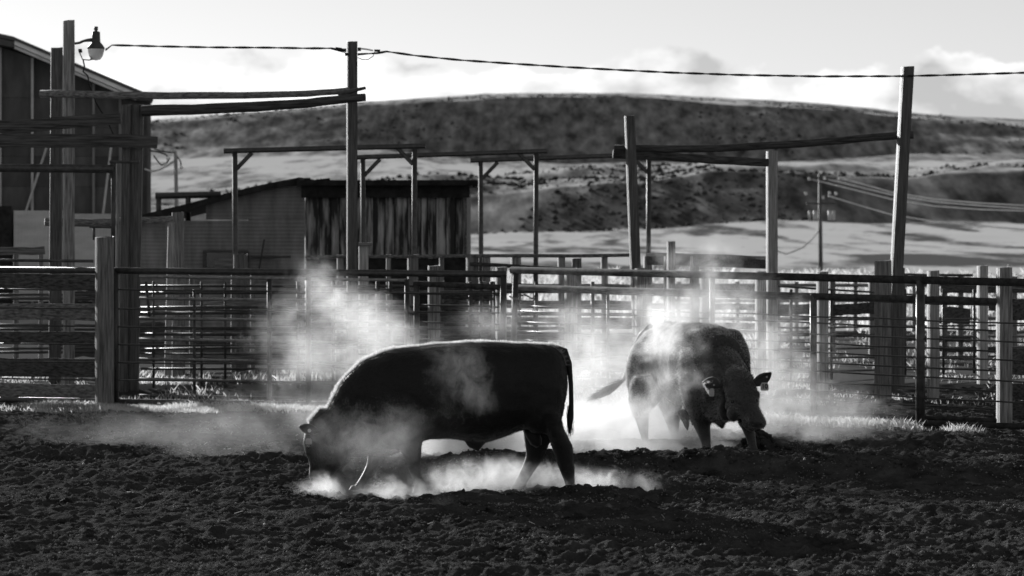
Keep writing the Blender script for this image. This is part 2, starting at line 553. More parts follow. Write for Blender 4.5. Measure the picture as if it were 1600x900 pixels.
def land_z(x, y):
    yy = np.maximum(y, 1.0)
    px = 800 + FP * x / np.maximum(yy, 30.0)
    px = np.clip(px, -900, 2600)
    D = [0, 118, 190, 300, 408, 436, 520, 640, 700, 900, 942, 1004, 1200, 1700, 2900]
    r = curve(px, *RID)
    y400 = curve(px, [0, 700, 900, 1200, 1600], [372, 370, 366, 347, 347])
    y440 = curve(px, [0, 240, 560, 740, 900, 1000, 1100, 1200, 1300, 1400, 1600], [315, 310, 300, 290, 284, 277, 266, 274, 268, 272, 266])
    y900 = curve(px, [0, 240, 560, 760, 900, 1200, 1400, 1600], [246, 242, 236, 258, 262, 253, 250, 250])
    px_w = px + 60 * fbm(px / 160.0, yy / 130.0, 61, 2)
    y440 = y440 + 9 * fbm(px_w / 120.0, 0 * px, 63, 3)
    y900 = y900 + 3 * fbm(px_w / 200.0, 0 * px, 64, 3)

    def zz(py, d):
        return EYE - (py - HZ) / FP * d
    z118 = 0 * px
    cols = [0 * px, z118, zz(402 + 8 * fbm(px_w / 200., 0 * px, 71, 2), 190), zz(379 + 8 * fbm(px_w / 150., 0 * px, 72, 2), 300), zz(y400, 408), zz(y440 + 4, 436), zz(y440 - 10, 520), zz(y440 * .5 + y900 * .5 + 2, 640), zz(y440 * .42 + y900 * .58, 700),
            zz(y900, 900), zz(y900 - 5, 942), zz(r + 6, 1004), zz(r, 1200), zz(r + 14, 1700), zz(r + 60, 2900)]
    z = np.zeros_like(px)
    for i in range(len(D) - 1):
        t = np.clip((yy - D[i]) / (D[i + 1] - D[i]), 0, 1)
        seg = (yy >= D[i]) & (yy <= D[i + 1] if i == len(D) - 2 else yy < D[i + 1])
        s = t
        z = np.where(seg, cols[i] * (1 - s) + cols[i + 1] * s, z)
    a = np.clip((yy - 60) / 300.0, 0, 1)
    z = z + a * (1.5 * fbm(x / 26.0, y / 30.0, 81, 4, 0.55)) * (0.45 - 0.15 * np.clip((yy - 800) / 100, 0, 1)) + np.clip((yy - 850) / 80, 0, 1) * (3.0 * fbm(x / 110.0, y / 60.0, 83, 3) + 0.8 * fbm(x / 32.0, y / 22.0, 84, 3)) + 0.10 * fbm(x / 6, y / 6, 82, 3)
    z = z + 2.6 * fbm(x / 34.0, y / 26.0, 85, 3) * np.clip((yy - 415) / 25, 0, 1) * np.clip((640 - yy) / 120, 0, 1)
    inside = (np.abs(x) < np.maximum(y, 0) * 0.262) & (y > 14.6) & (y < 42.2)
    z = np.where(inside, -0.25, z)
    return np.where(y < 14, 0 * z, z)


r1 = np.concatenate([np.arange(-50, 14, 4.0), np.arange(14, 44, 0.6), np.arange(44, 120, 1.5), np.arange(120, 400, 4.0), np.arange(400, 460, 1.5), np.arange(460, 640, 5), np.arange(640, 900, 9.0), np.arange(900, 1040, 2.0), np.arange(1040, 1240, 5.0), np.arange(1240, 2900, 80)])
v_ = np.linspace(-1, 1, 561)
us2 = np.sign(v_) * (0.30 * np.abs(v_) + 0.9 * np.abs(v_) ** 4)
YY, UU = np.meshgrid(r1, us2, indexing="ij")
XX = UU * (YY + 70.0)
ZL = land_z(XX, YY)
nr, nc = XX.shape
idx = np.arange(nr * nc).reshape(nr, nc)
F = np.stack([idx[:-1, :-1], idx[:-1, 1:], idx[1:, 1:], idx[1:, :-1]], -1).reshape(-1, 4)
land = np_mesh("hills", np.stack([XX, YY, ZL], -1).reshape(-1, 3), F, M_LAND, smooth=True, kind="structure")
land["label"] = "pasture and hills of dry grass and dark brush behind the corrals"
# where brush grows: the steep draws and the far ridge's flank, in uneven patches
gy = np.gradient(ZL, axis=0) / np.maximum(np.gradient(YY, axis=0), 1e-3)
brush = 0.20 * np.clip((gy - 0.05) / 0.10, 0, 1) + 0.10 * fbm(XX / 45.0, YY / 80.0, 91, 4) - 0.05
brush = brush + np.where((YY > 440) & (YY < 640), 0.14 * fbm(XX / 14.0, YY / 26.0, 95, 4, 0.6) + 0.02, 0)
brush = brush + np.where(YY < 62, 0.5, 0)
PXX = 800 + FP * XX / np.maximum(YY, 30.0)
brush = brush + 0.30 * np.clip((PXX - 1000) / 90, 0, 1) * np.exp(-((YY - 165) / 26.0) ** 4) * (0.8 + 0.8 * fbm(XX / 9.0, YY / 30.0, 97, 3))
brush = brush + 0.75 * (fbm(XX / 4.5, YY / 50.0, 99, 5, 0.6)) * ((YY > 110) & (YY < 405)) + 0.30 * fbm(XX / 9.0, YY / 60.0, 103, 5, 0.6) * ((YY > 520) & (YY < 900))
brush = np.where((YY > 850) & (YY < 1010), 0.11 + 0.06 * fbm(XX / 16.0, YY / 16.0, 98, 4, 0.6), brush)
at = land.data.attributes.new("brush", "FLOAT", "POINT")
at.data.foreach_set("value", brush.ravel().astype(np.float32))


# ------------------------------------------------------------------ loose clods, grass, brush
def ico():
    t = (1 + 5 ** 0.5) / 2
    v = np.array([(-1, t, 0), (1, t, 0), (-1, -t, 0), (1, -t, 0), (0, -1, t), (0, 1, t), (0, -1, -t), (0, 1, -t), (t, 0, -1), (t, 0, 1), (-t, 0, -1), (-t, 0, 1)], float)
    v /= np.linalg.norm(v[0])
    f = np.array([(0, 11, 5), (0, 5, 1), (0, 1, 7), (0, 7, 10), (0, 10, 11), (1, 5, 9), (5, 11, 4), (11, 10, 2), (10, 7, 6), (7, 1, 8), (3, 9, 4), (3, 4, 2), (3, 2, 6), (3, 6, 8), (3, 8, 9), (4, 9, 5), (2, 4, 11), (6, 2, 10), (8, 6, 7), (9, 8, 1)])
    return v, f


IV, IF = ico()


OV = np.array([(1, 0, 0), (-1, 0, 0), (0, 1, 0), (0, -1, 0), (0, 0, 1), (0, 0, -1)], float)
OF = np.array([(0, 2, 4), (2, 1, 4), (1, 3, 4), (3, 0, 4), (2, 0, 5), (1, 2, 5), (3, 1, 5), (0, 3, 5)])


def crumbs(name, xy, z, r, mat, flat=0.8):
    """Small angular crumbs of eight faces."""
    n = len(r)
    a = rng.random(n) * 6.283; c_, s_ = np.cos(a), np.sin(a)
    v = OV[None] * (0.65 + 0.7 * rng.random((n, 6, 1))) + rng.normal(0, 0.12, (n, 6, 3))
    v = v * r[:, None, None]
    x_ = v[:, :, 0] * c_[:, None] - v[:, :, 1] * s_[:, None]; y_ = v[:, :, 0] * s_[:, None] + v[:, :, 1] * c_[:, None]
    v = np.stack([x_ + xy[:, 0:1], y_ + xy[:, 1:2], v[:, :, 2] * flat + z[:, None]], -1)
    f = (OF[None] + 6 * np.arange(n)[:, None, None]).reshape(-1, 3)
    return np_mesh(name, v.reshape(-1, 3), f, mat, kind="stuff")


def lumps(name, xy, z, r, mat, flat=0.7, jit=0.42, kind="stuff", parent=None):
    n = len(r)
    v = IV[None] * (1 + jit * (rng.random((n, 12, 1)) - 0.5) * 2) * r[:, None, None]
    s = 0.7 + 0.6 * rng.random((n, 1, 3)); s[:, :, 2] *= flat
    v = v * s
    v[:, :, 0] += xy[:, 0:1]; v[:, :, 1] += xy[:, 1:2]; v[:, :, 2] += z[:, None]
    f = (IF[None] + 12 * np.arange(n)[:, None, None]).reshape(-1, 3)
    return np_mesh(name, v.reshape(-1, 3), f, mat, parent=parent, kind=kind)


n = 12000
yy = 18 + 22 * rng.random(n) ** 1.1
xx = (rng.random(n) - 0.5) * 0.44 * yy
keep = (fbm(xx * 0.9, yy * 1.3, 51, 3) + 0.25) > rng.random(n) * 0.6
xx, yy = xx[keep], yy[keep]
rr = 0.006 + 0.026 * rng.random(len(xx)) ** 6
zz_ = soil_z(xx, yy) + soil_fine(xx, yy) + 0.02 + rr * 0.35
o = lumps("soil_clods", np.stack([xx, yy], -1), zz_, rr, M_SOIL)
o["label"] = "loose clods of dark soil strewn over the pen floor"
n = 90000
yy = 17.5 + 20 * rng.random(n) ** 1.25
xx = (rng.random(n) - 0.5) * 0.42 * yy
keep = (fbm(xx * 1.6, yy * 2.2, 53, 4, 0.6) + 0.22) > rng.random(n) * 0.55
xx, yy = xx[keep], yy[keep]
rr = 0.0045 + 0.010 * rng.random(len(xx)) ** 2.5
o = crumbs("soil_crumbs", np.stack([xx, yy], -1), soil_z(xx, yy) + soil_fine(xx, yy) + 0.02 + rr * 0.5, rr, M_CRUMB)
o["label"] = "dry crumbs of soil that catch the low sun over the pen floor"
n = 46
yy = 19 + 13 * rng.random(n)
xx = (rng.random(n) - 0.5) * 0.36 * yy
rr = 0.007 + 0.013 * rng.random(n) ** 2
o = crumbs("pebbles", np.stack([xx, yy], -1), soil_z(xx, yy) + soil_fine(xx, yy) + 0.02 + rr * 0.6, rr, M_STONE)
o["label"] = "a few pale pebbles and chips lying on the dark soil"
n = 60
yy = 19 + 14 * rng.random(n)
xx = (rng.random(n) - 0.5) * 0.36 * yy
m = MB()
for a, b in zip(xx, yy):
    z = float((soil_z(np.array([a]), np.array([b])) + soil_fine(np.array([a]), np.array([b])))[0]) + 0.035
    g = random.uniform(0, 3.14); L = random.uniform(.03, .09)
    p0 = Vector((a, b, z))
    m.tube([p0, p0 + Vector((math.cos(g) * L, math.sin(g) * L, random.uniform(-.01, .03)))], 0.003, 4)
o = m.build("straw", M_GRASS); o["kind"] = "stuff"; o["label"] = "broken bits of straw scattered on the dark soil"
# crumbs along the crest of the bank, where they break its outline
n = 1500
xx = -1.2 + 9.0 * rng.random(n)
yy = 28.2 + 0.35 * np.sin(xx * 0.9 + 1.0) + rng.normal(0, 0.22, n)
rr = 0.008 + 0.034 * rng.random(n) ** 4
o = lumps("bank_clods", np.stack([xx, yy], -1), soil_z(xx, yy) + soil_fine(xx, yy) + 0.02 + rr * 0.05, rr, M_SOIL)
o["label"] = "larger clods along the crest of the low soil bank"
# rubble pile under the far bull's forefoot
n = 160
xx = X(1183, 30.4) + rng.normal(0, 0.12, n); yy = 30.4 + rng.normal(0, 0.10, n)
rr = 0.010 + 0.030 * rng.random(n) ** 3
o = lumps("dirt_mound", np.stack([xx, yy], -1), soil_z(xx, yy) + 0.05, rr, M_SOIL)
o["label"] = "heap of loose dirt under the far bull's forefoot"


def blades(name, label, xs, ys, zs, h, w, mat, lean=0.5):
    n = len(xs)
    a = rng.random(n) * 6.283
    dx = np.cos(a) * w; dy = np.sin(a) * w
    lx = rng.normal(0, lean, n) * h; ly = rng.normal(0, lean, n) * h
    v = np.zeros((n, 4, 3))
    v[:, 0] = np.stack([xs - dx, ys - dy, zs], -1); v[:, 1] = np.stack([xs + dx, ys + dy, zs], -1)
    v[:, 2] = np.stack([xs + dx * 0.7 + lx * 0.45, ys + dy * 0.7 + ly * 0.45, zs + h * 0.6], -1)
    v[:, 3] = np.stack([xs + lx, ys + ly, zs + h], -1)
    b = 4 * np.arange(n)[:, None]
    f = np.concatenate([b + np.array([[0, 1, 2]]), b + np.array([[0, 2, 3]])], 0)
    o = np_mesh(name, v.reshape(-1, 3), f, mat, kind="stuff")
    o["label"] = label
    return o


def tufts(px0, px1, d0, d1, n, hmin, hmax, per=14, dens_seed=None, thr=-0.1):
    """Blade roots clumped into tufts between two pixel columns and two depths."""
    k = max(1, n // per)
    d = d0 + (d1 - d0) * rng.random(k); px = px0 + (px1 - px0) * rng.random(k)
    x = (px - 800) / FP * d
    if dens_seed is not None:
        ok = fbm(x * 1.3, d * 1.3, dens_seed, 3) > thr
        x, d = x[ok], d[ok]; k = len(x)
    hh = hmin + (hmax - hmin) * rng.random(k) ** 1.5
    xs = np.repeat(x, per) + rng.normal(0, 0.10, k * per); ys = np.repeat(d, per) + rng.normal(0, 0.10, k * per)
    h = np.repeat(hh, per) * (0.5 + 0.7 * rng.random(k * per))
    return xs, ys, h


def zat(xs, ys):
    ins = (np.abs(xs) < ys * 0.262) & (ys > 14.6) & (ys < 42.2)
    return np.where(ins, soil_z(xs, ys) + 0.03, land_z(xs, ys))


sets = [tufts(50, 560, 36.8, 38.2, 42000, 0.035, 0.085, 14, 101, -0.42), tufts(-60, 60, 36.6, 38.5, 900, 0.03, 0.09, 14, 101),
        tufts(640, 1180, 34.6, 36.6, 3500, 0.04, 0.12, 12, 103, 0.0)]
xs, ys, h = [np.concatenate(q) for q in zip(*sets)]
blades("grass", "sunlit dry grass along the foot of the left pipe fence", xs, ys, zat(xs, ys) - 0.01, h, 0.003 + 0.0025 * rng.random(len(xs)), M_GRASS, 0.42)
# along the right fence line: it runs from (0,37.8) to (6,33.3)
n = 1000
t_ = rng.random(n); px_ = 1180 + 340 * t_
dl = 37.8 - 0.75 * (px_ - 800) / FP * 34.2 - 0.45 - 0.35 * rng.random(n)
xc = (px_ - 800) / FP * dl
ok = fbm(xc * 1.6, dl, 107, 2) > -0.12
xc, dl = xc[ok], dl[ok]
xs = np.repeat(xc, 16) + rng.normal(0, 0.08, len(xc) * 16); ys = np.repeat(dl, 16) + rng.normal(0, 0.06, len(xc) * 16)
h = np.repeat(0.035 + 0.09 * rng.random(len(xc)) ** 2, 16) * (0.5 + 0.7 * rng.random(len(xs)))
blades("grass", "ragged tufts of bright grass below the right gate", xs, ys, zat(xs, ys) - 0.01, h, 0.0035 + 0.003 * rng.random(len(xs)), M_GRASS, 0.42)
sets = [tufts(0, 700, 43, 46, 5000, 0.08, 0.24, 14, 111, 0.08), tufts(700, 1650, 38.5, 46, 6000, 0.04, 0.15, 14, 113, 0.08), tufts(1150, 1650, 46, 60, 5000, 0.08, 0.25, 14, 115, 0.0),
        tufts(200, 560, 38.8, 41.5, 1500, 0.06, 0.2, 14, 117, 0.05)]
xs, ys, h = [np.concatenate(q) for q in zip(*sets)]
blades("grass", "scattered weeds and grass inside the empty pens behind the fence", xs, ys, zat(xs, ys) - 0.01, h * 0.7, 0.005 + 0.004 * rng.random(len(xs)), M_GRASS, 0.42)
sets = [tufts(640, 1700, 62, 118, 26000, 0.15, 0.45, 10, 121, -0.2)]
xs, ys, h = [np.concatenate(q) for q in zip(*sets)]
blades("grass", "bright meadow grass between the pens and the hills", xs, ys, zat(xs, ys) - 0.02, h, 0.02 + 0.02 * rng.random(len(xs)), M_GRASS)

# sagebrush on the hills
n = 18000
dd = np.concatenate([405 + 120 * rng.random(n // 2), 940 + 240 * rng.random(n // 2)])
px_ = -50 + 1750 * rng.random(len(dd))
xx = (px_ - 800) / FP * dd
ok = fbm(xx / 30.0, dd / 40.0, 131, 3) > np.where(dd < 700, 0.02, 0.0) + 0.12 * rng.random(len(dd))
xx, dd = xx[ok], dd[ok]
rr = (0.20 + 0.75 * rng.random(len(xx)) ** 4) * np.where(dd > 900, 1.0, 0.8)
o = crumbs("sagebrush", np.stack([xx, dd], -1), land_z(xx, dd) + rr * 0.2, rr, M_BRUSH, 0.7)
o["label"] = "dark sagebrush dotted over the hillsides"


# ------------------------------------------------------------------ fences, gates, posts
class Run:
    """A straight run of fence on plan, from A to B (x, depth); finds the point of the run seen in a pixel column."""

    def __init__(s, px0, d0, px1, d1):
        s.a = Vector((X(px0, d0), d0)); s.b = Vector((X(px1, d1), d1))

    def at(s, px):
        k = (px - 800.0) / FP
        e = s.b - s.a
        t = (k * s.a.y - s.a.x) / (e.x - k * e.y)
        p = s.a + e * t
        return p.x, p.y

    def p(s, px, py, off=0.0):
        x, d = s.at(px)
        return Vector((x, d + off, Z(py, d)))


def ground(x, y):
    return gz(x, y) if (abs(x) < y * 0.262 and 14.6 < y < 42.2) else float(land_z(np.array([float(x)]), np.array([float(y)]))[0])


def rail(run, par, px0, y0, px1, y1, r, mat=None, name="rail", off=0.0, n=8, wob=0.0, seg=1, mids=None):
    pts = [(px0, y0)] + list(mids or []) + [(px1, y1)]
    if seg > 1 and not mids:
        pts = [(px0 + (px1 - px0) * i / seg, y0 + (y1 - y0) * i / seg + random.uniform(-wob, wob)) for i in range(seg + 1)]
    return MB().tube([run.p(a, b, off) for a, b in pts], r, n).build(name, mat or M_PIPE, par, smooth=True)


def upright(run, par, px, ytop, ybot, r, mat=None, name="upright", off=0.0, px2=None, n=8):
    a = run.p(px, ytop, off); b = run.p(px if px2 is None else px2, ybot, off)
    b.y = a.y
    return MB().tube([a, b], r, n).build(name, mat or M_PIPE, par, smooth=True)


def board(run, par, px0, y0, px1, y1, h, mat=None, name="board", off=0.0, th=0.04, seg=6, jit=0.012):
    """A sawn board on the run: its centre line from (px0,y0) to (px1,y1), h metres high."""
    pts = []
    for i in range(seg + 1):
        t = i / seg
        q = run.p(px0 + (px1 - px0) * t, y0 + (y1 - y0) * t, off)
        q.z += random.uniform(-jit, jit) * 0.5
        pts.append(q)
    return MB().tube(pts, [1 + random.uniform(-jit, jit) * 2 for _ in pts], 8, flat=(th, h)).build(name, mat or M_WH, par)


def post_mesh(bx, by, tx, ty, z0, z1, w, dpt, seg=7, jit=0.02, rz=0.18, roundness=0.0):
    """A weathered squared or round post between foot (bx,by) and head (tx,ty), a little uneven, the top cut askew."""
    m = MB()
    n = 12
    rings = []
    for i in range(seg + 1):
        t = i / seg
        c = Vector((bx + (tx - bx) * t, by + (ty - by) * t, z0 + (z1 - z0) * t))
        k = 1 + random.uniform(-jit, jit)
        ring = []
        for j in range(n):
            g = 2 * math.pi * (j + 0.5) / n
            cx, cy = math.cos(g), math.sin(g)
            e_ = 2.2 if roundness else 7
            q = (abs(cx) ** e_ + abs(cy) ** e_) ** (-1 / e_)
            px_, py_ = cx * q * w / 2 * k, cy * q * dpt / 2 * k
            a = c + Vector((px_ * math.cos(rz) - py_ * math.sin(rz), px_ * math.sin(rz) + py_ * math.cos(rz), 0))
            if i == seg:
                a.z += random.uniform(-0.006, 0.006) + px_ * 0.04
            ring.append(a)
        rings.append(ring)
    vs = [q for r in rings for q in r]
    fs = []
    for i in range(seg):
        for j in range(n):
            fs.append((i * n + j, i * n + (j + 1) % n, (i + 1) * n + (j + 1) % n, (i + 1) * n + j))
    fs.append(tuple(seg * n + j for j in range(n)))
    m.add(vs, fs)
    return m


def post(label, pxa, pxb, ytop, d, mat=None, lean_px=0.0, name="wooden_post", parent=None, rz=0.18, round_=0, group=None, ybase=None, cat="post"):
    """A standing post: pxa..pxb its width at the foot, ytop its head; lean_px how far the head sits to the right of the foot."""
    xm = X((pxa + pxb) / 2, d); w = (pxb - pxa) / FP * d * 0.93
    x1 = xm + lean_px / FP * d
    z0 = ground(xm, d) - 0.05 if ybase is None else Z(ybase, d)
    base = Vector((xm, d, z0))
    mb = post_mesh(xm, d, x1, d, z0, Z(ytop, d), w, w, rz=rz, roundness=round_)
    if parent is not None:
        return mb.build(name, mat or M_WV, parent)
    mb.v = [(v[0] - base.x, v[1] - base.y, v[2] - base.z) for v in mb.v]
    o = mb.build(name, mat or M_WV)
    o.location = base
    return props(o, label, cat, group)


def fence(name, label, cat, run, px, group=None):
    x, d = run.at(px)
    return empty(name, (x, d, 0), label, cat, group)


# --- left gate of the near pipe fence
G1 = Run(-20, 38.2, 793, 37.0)
f = fence("pipe_fence", "dark pipe and cable fence section left of the two leaning gate posts", "fence", G1, 400)
rail(G1, f, -20, 421, 791, 428.5, 0.045, n=12)
rail(G1, f, -20, 624, 791, 637, 0.040)
for px in (180, 482):
    upright(G1, f, px, 424, 640 if px > 200 else 634, 0.050 if px == 180 else 0.040)
upright(G1, f, 787, 424, 655, 0.042, px2=782)
for k, (ya, yb) in enumerate(((452, 459), (482, 489), (509, 516), (537, 544), (565, 573), (592, 600))):
    rail(G1, f, -20, ya - 1, 786, yb, 0.011, name="rod", seg=8, wob=1.0, n=6, off=-0.005)

# --- right gate of the near pipe fence
G2 = Run(797, 37.8, 1600, 33.3)
f = fence("pipe_fence", "long dark pipe fence running down to the right behind the far bull", "fence", G2, 1200)
rail(G2, f, 799, 422, 1660, 443, 0.048, M_PIPED, n=12)
rail(G2, f, 805, 640, 1660, 668, 0.035, M_PIPED)
upright(G2, f, 806, 424, 650, 0.042, px2=799)
upright(G2, f, 1113, 430, 655, 0.036)
upright(G2, f, 1438, 438, 662, 0.056)
for ya, yb in ((478, 507), (503, 537), (530, 566), (556, 599), (583, 633)):
    rail(G2, f, 806, ya, 1640, yb, 0.010, name="rod", seg=9, wob=1.0, n=6)

# --- the second, lower panel hung close behind it
G3 = Run(840, 38.0, 1558, 34.0)
f = fence("hanging_gate", "lower pipe gate panel hung just behind the long right fence", "gate", G3, 1150)
rail(G3, f, 808, 449, 1556, 471, 0.040, M_PIPED, n=10)
rail(G3, f, 808, 629, 1556, 657, 0.028, M_PIPED)
for px in (950, 1271):
    upright(G3, f, px, 452 if px < 1000 else 459, 634 if px < 1000 else 649, 0.022 if px < 1000 else 0.046)
for ya, yb in ((455, 477), (486, 517), (517, 548), (545, 580), (572, 612), (600, 640)):
    rail(G3, f, 808, ya, 1556, yb, 0.011, name="rod", seg=8, wob=1.2, n=6)
# chain that ties the two gates at the centre posts
ch = empty("chain", P(800, 466, 37.6), "short steel chain tying the gates together at the centre posts", "chain")
for i in range(9):
    a = P(796 + i * 4.5, 463 + 3 * math.sin(i), 37.6)
    MB().tube([a, a + Vector((0.03, 0.02 * (-1) ** i, -0.012))], 0.011, 6).build("link", M_PIPEL, ch)
for i in range(8):
    a = P(812, 458 + i * 5, 37.4)
    MB().tube([a, a + Vector((0.012 * (-1) ** i, 0, -0.035))], 0.010, 6).build("link", M_PIPEL, ch)

# --- front posts standing in the near fence line
post("broad pale squared post at the near left fence, before the tall dark double post", 148, 179, 370, 37.8, M_WV, rz=0.26, ybase=652)
post("weathered grey post in the near fence line at the right edge", 1557, 1581, 418, 34.6, M_WV, rz=0.12, ybase=664)

# --- board fence to the left of the broad post
B1 = Run(-40, 38.9, 150, 38.4)
f = fence("board_fence", "fence of five wide weathered boards at the left edge", "fence", B1, 60)
for y, h, mt, dy in ((440, 0.215, M_WHD, 1), (487, 0.225, M_WH, 1), (528, 0.165, M_WHD, 0), (574, 0.25, M_WHD, 1), (612, 0.22, M_WH, 2)):
    board(B1, f, -40, y - dy, 149, y + dy, h, mt)
post(None, -30, -8, 415, 39.1, M_WV, parent=f, name="post")
rail(B1, f, -40, 406, 146, 408, 0.022, M_PIPE, name="top_pipe", off=-0.02)
board(B1, f, -40, 620, 112, 622, 0.07, M_WHD, name="kick_board", off=0.1)

# --- panel of pale-topped pipes leading from the big double post
P2 = Run(214, 39.6, 640, 38.6)
f = fence("pipe_gate", "six-rail pipe panel between the big double post and the centre gate", "fence", P2, 430)
for ya, yb in ((432, 438), (466, 472), (497, 504), (530, 537), (561, 569), (592, 602), (618, 626)):
    rail(P2, f, 218, ya, 636, yb, 0.023, M_PIPEL if ya < 600 else M_PIPE, n=8)
for px in (421, 636):
    upright(P2, f, px, 436, 634, 0.036, M_PIPE)
upright(P2, f, 303, 452, 630, 0.022, M_PIPE, off=0.06)
upright(P2, f, 228, 440, 500, 0.022, M_PIPE, px2=234)

P3 = Run(646, 38.5, 786, 38.4)
f = fence("walk_gate", "narrow dark gate with a heavy top rail left of the centre posts", "gate", P3, 700)
rail(P3, f, 646, 443, 785, 449, 0.040, M_PIPED)
upright(P3, f, 651, 447, 640, 0.042)
upright(P3, f, 772, 452, 640, 0.018)
for ya, yb in ((459, 461), (476, 480), (503, 507), (530, 535), (560, 566), (590, 598)):
    rail(P3, f, 650, ya, 782, yb, 0.012, name="rod", n=6)

P4 = Run(218, 42.4, 1000, 41.0)
f = fence("pipe_fence", "second line of thin pipe rails between the near fence and the sheds", "fence", P4, 600)
for ya, yb in ((446, 448), (458, 455), (481, 478), (489, 492), (513, 512), (521, 526), (545, 540), (552, 556), (577, 572)):
    rail(P4, f, 220, ya, 1000, yb, random.choice((0.014, 0.020, 0.026)), M_PIPE, seg=5, wob=1.0, n=6)
for px in (240, 315, 352, 466, 520, 590, 610, 735, 752, 768, 838, 926):
    upright(P4, f, px, 440, 606, random.choice((0.02, 0.03)), M_PIPE)
P5 = Run(-40, 44.5, 220, 44.5)
f = fence("pipe_fence", "thin pipe rails seen through the gaps of the left board fence", "fence", P5, 60)
for y in (460, 466, 507, 514, 545, 551, 596):
    rail(P5, f, -40, y, 150, y + random.uniform(-2, 2), 0.02, M_PIPE, n=6)
# --- the row of posts behind the near fence
post("pale squared post left of the narrow gate, behind the near bull's back", 668, 688, 415, 40.5, M_WV, ybase=600)
post("pale squared post just behind the centre gate posts", 774, 792, 417, 40.0, M_WV)
post("hazy post behind the fence between the two bulls, standing above the rail", 882, 902, 419, 40.5, M_WV)
post("short hazy post in the dust just left of the leaning black post", 992, 1010, 419, 40.5, M_WV)
post("hazy post in the dust above the far bull's back", 1094, 1112, 421, 41.0, M_WV)
post("grey post immediately left of the tall pale pole", 1180, 1197, 424, 40.2, M_WV)
post("pale square post right of the tall pale pole, with a flat cut top", 1276, 1294, 425, 39.6, M_WVL)
post("thick weathered post touching the foot of the leaning black pole", 1367, 1392, 407, 39.2, M_WV)
post("stub post directly behind the leaning black pole", 1397, 1413, 419, 42.0, M_WVD)
post("pale post right of the leaning black pole, midway along the fence", 1449, 1467, 423, 39.4, M_WVL)
post("tall pale post second from the right, standing farther back in the pens", 1527, 1543, 415, 43.0, M_WVL)
post("dark round-topped stub post behind the low rail right of the shed", 893, 909, 404, 45.0, M_WVD, round_=1)
post("isolated post rising above the rail right of the leaning black post", 1042, 1055, 377, 46.0, M_WV)

# --- big dark double post on the left with its pipe gate
ro = empty("gate_post", (X(203, 41.2), 41.2, ground(X(203, 41.2), 41.2)), "massive dark double gate post carrying planks and logs at left", "post")
z0 = ground(X(203, 41.2), 41.2) - 0.05
post_mesh(X(193, 41.1), 41.1, X(198, 41.1), 41.1, z0, Z(164, 41.1), 0.13, 0.2, rz=0.1).build("timber", M_WVD, ro)
post_mesh(X(206, 41.2), 41.2, X(214, 41.2), 41.2, z0, Z(164, 41.2), 0.20, 0.24, rz=0.14).build("timber", M_WVD, ro)
post_mesh(X(184, 41.3), 41.3, X(184, 41.3), 41.3, z0, Z(255, 41.3), 0.05, 0.1, rz=0.2).build("timber", M_WVL, ro)

GT = Run(-40, 40.7, 182, 40.7)
f = fence("tall_pipe_gate", "tall black pipe gate at left below the two dark planks", "gate", GT, 100)
rail(GT, f, -40, 262, 178, 264, 0.062, n=12)
upright(GT, f, 177, 258, 420, 0.032)
rail(GT, f, 171, 253, 218, 253, 0.022, name="hinge_rod", off=0.02)
upright(GT, f, 147, 356, 375, 0.02)
rail(GT, f, 140, 354, 177, 355, 0.022, name="latch")

# overhead planks and logs (each could be lifted off)
L1 = Run(-40, 40.85, 250, 40.85)
mb = MB().tube([L1.p(-40, 199), L1.p(40, 197), L1.p(120, 190), L1.p(188, 185)], [1, 1.02, 0.95, 0.9], 8, flat=(0.07, 0.185))
props(mb.build("plank", M_WHD), "upper dark bark-edged plank reaching in from the left to the double post", "plank")
mb = MB().tube([L1.p(-40, 220), L1.p(100, 220), L1.p(200, 220), L1.p(246, 222.5)], [1, 1, 0.95, 0.82], 8, flat=(0.07, 0.20))
props(mb.build("plank", M_WHD), "lower dark plank crossing the double post with its end sticking out", "plank")


def log(label, pts, d0, d1, r, mat=None, n=12, jit=0.08):
    """A peeled pole through pixel points, tapering and a little crooked."""
    k = len(pts)
    out = []
    sub = 3
    for i in range(k - 1):
        for j in range(sub):
            t = j / sub
            out.append((pts[i][0] + (pts[i + 1][0] - pts[i][0]) * t, pts[i][1] + (pts[i + 1][1] - pts[i][1]) * t))
    out.append(pts[-1])
    q = []
    for i, (a, b) in enumerate(out):
        t = i / (len(out) - 1)
        q.append(P(a, b + random.uniform(-0.5, 0.5), d0 + (d1 - d0) * t))
    rr_ = [r[0] + (r[1] - r[0]) * i / (len(q) - 1) for i in range(len(q))]
    o = MB().tube(q, rr_, n, jit=jit).build("log", mat or M_WHD, smooth=True)
    return props(o, label, "log")


log("upper overhead log from the lamp post across to the tall centre post", [(64, 146.5), (140, 148), (260, 150), (380, 149), (480, 146), (545, 141.5)], 42.6, 41.2, (0.060, 0.045), M_WH)
log("short split log end resting on the upper log at the tall centre post", [(530, 148), (548, 143), (571, 137)], 41.15, 41.0, (0.04, 0.022))
log("lower overhead log from the double post to the tall centre post", [(222, 173), (300, 171), (400, 167), (480, 161), (545, 154), (571, 152)], 41.0, 40.85, (0.085, 0.055), M_WHD)
log("long bowed log on the right between the two leaning black poles", [(960, 232), (1040, 233), (1130, 231), (1250, 225), (1350, 216), (1427, 210.5)], 41.0, 40.7, (0.055, 0.055))
log("shorter rough log sloping down to the pale pole at right", [(958, 241), (1040, 244), (1120, 250), (1200, 254)], 41.1, 41.4, (0.065, 0.060))
log("level log low behind the double post, from the dark post to the stub post", [(70, 347), (140, 348), (200, 346), (270, 343)], 44.0, 44.6, (0.065, 0.055), M_WH)

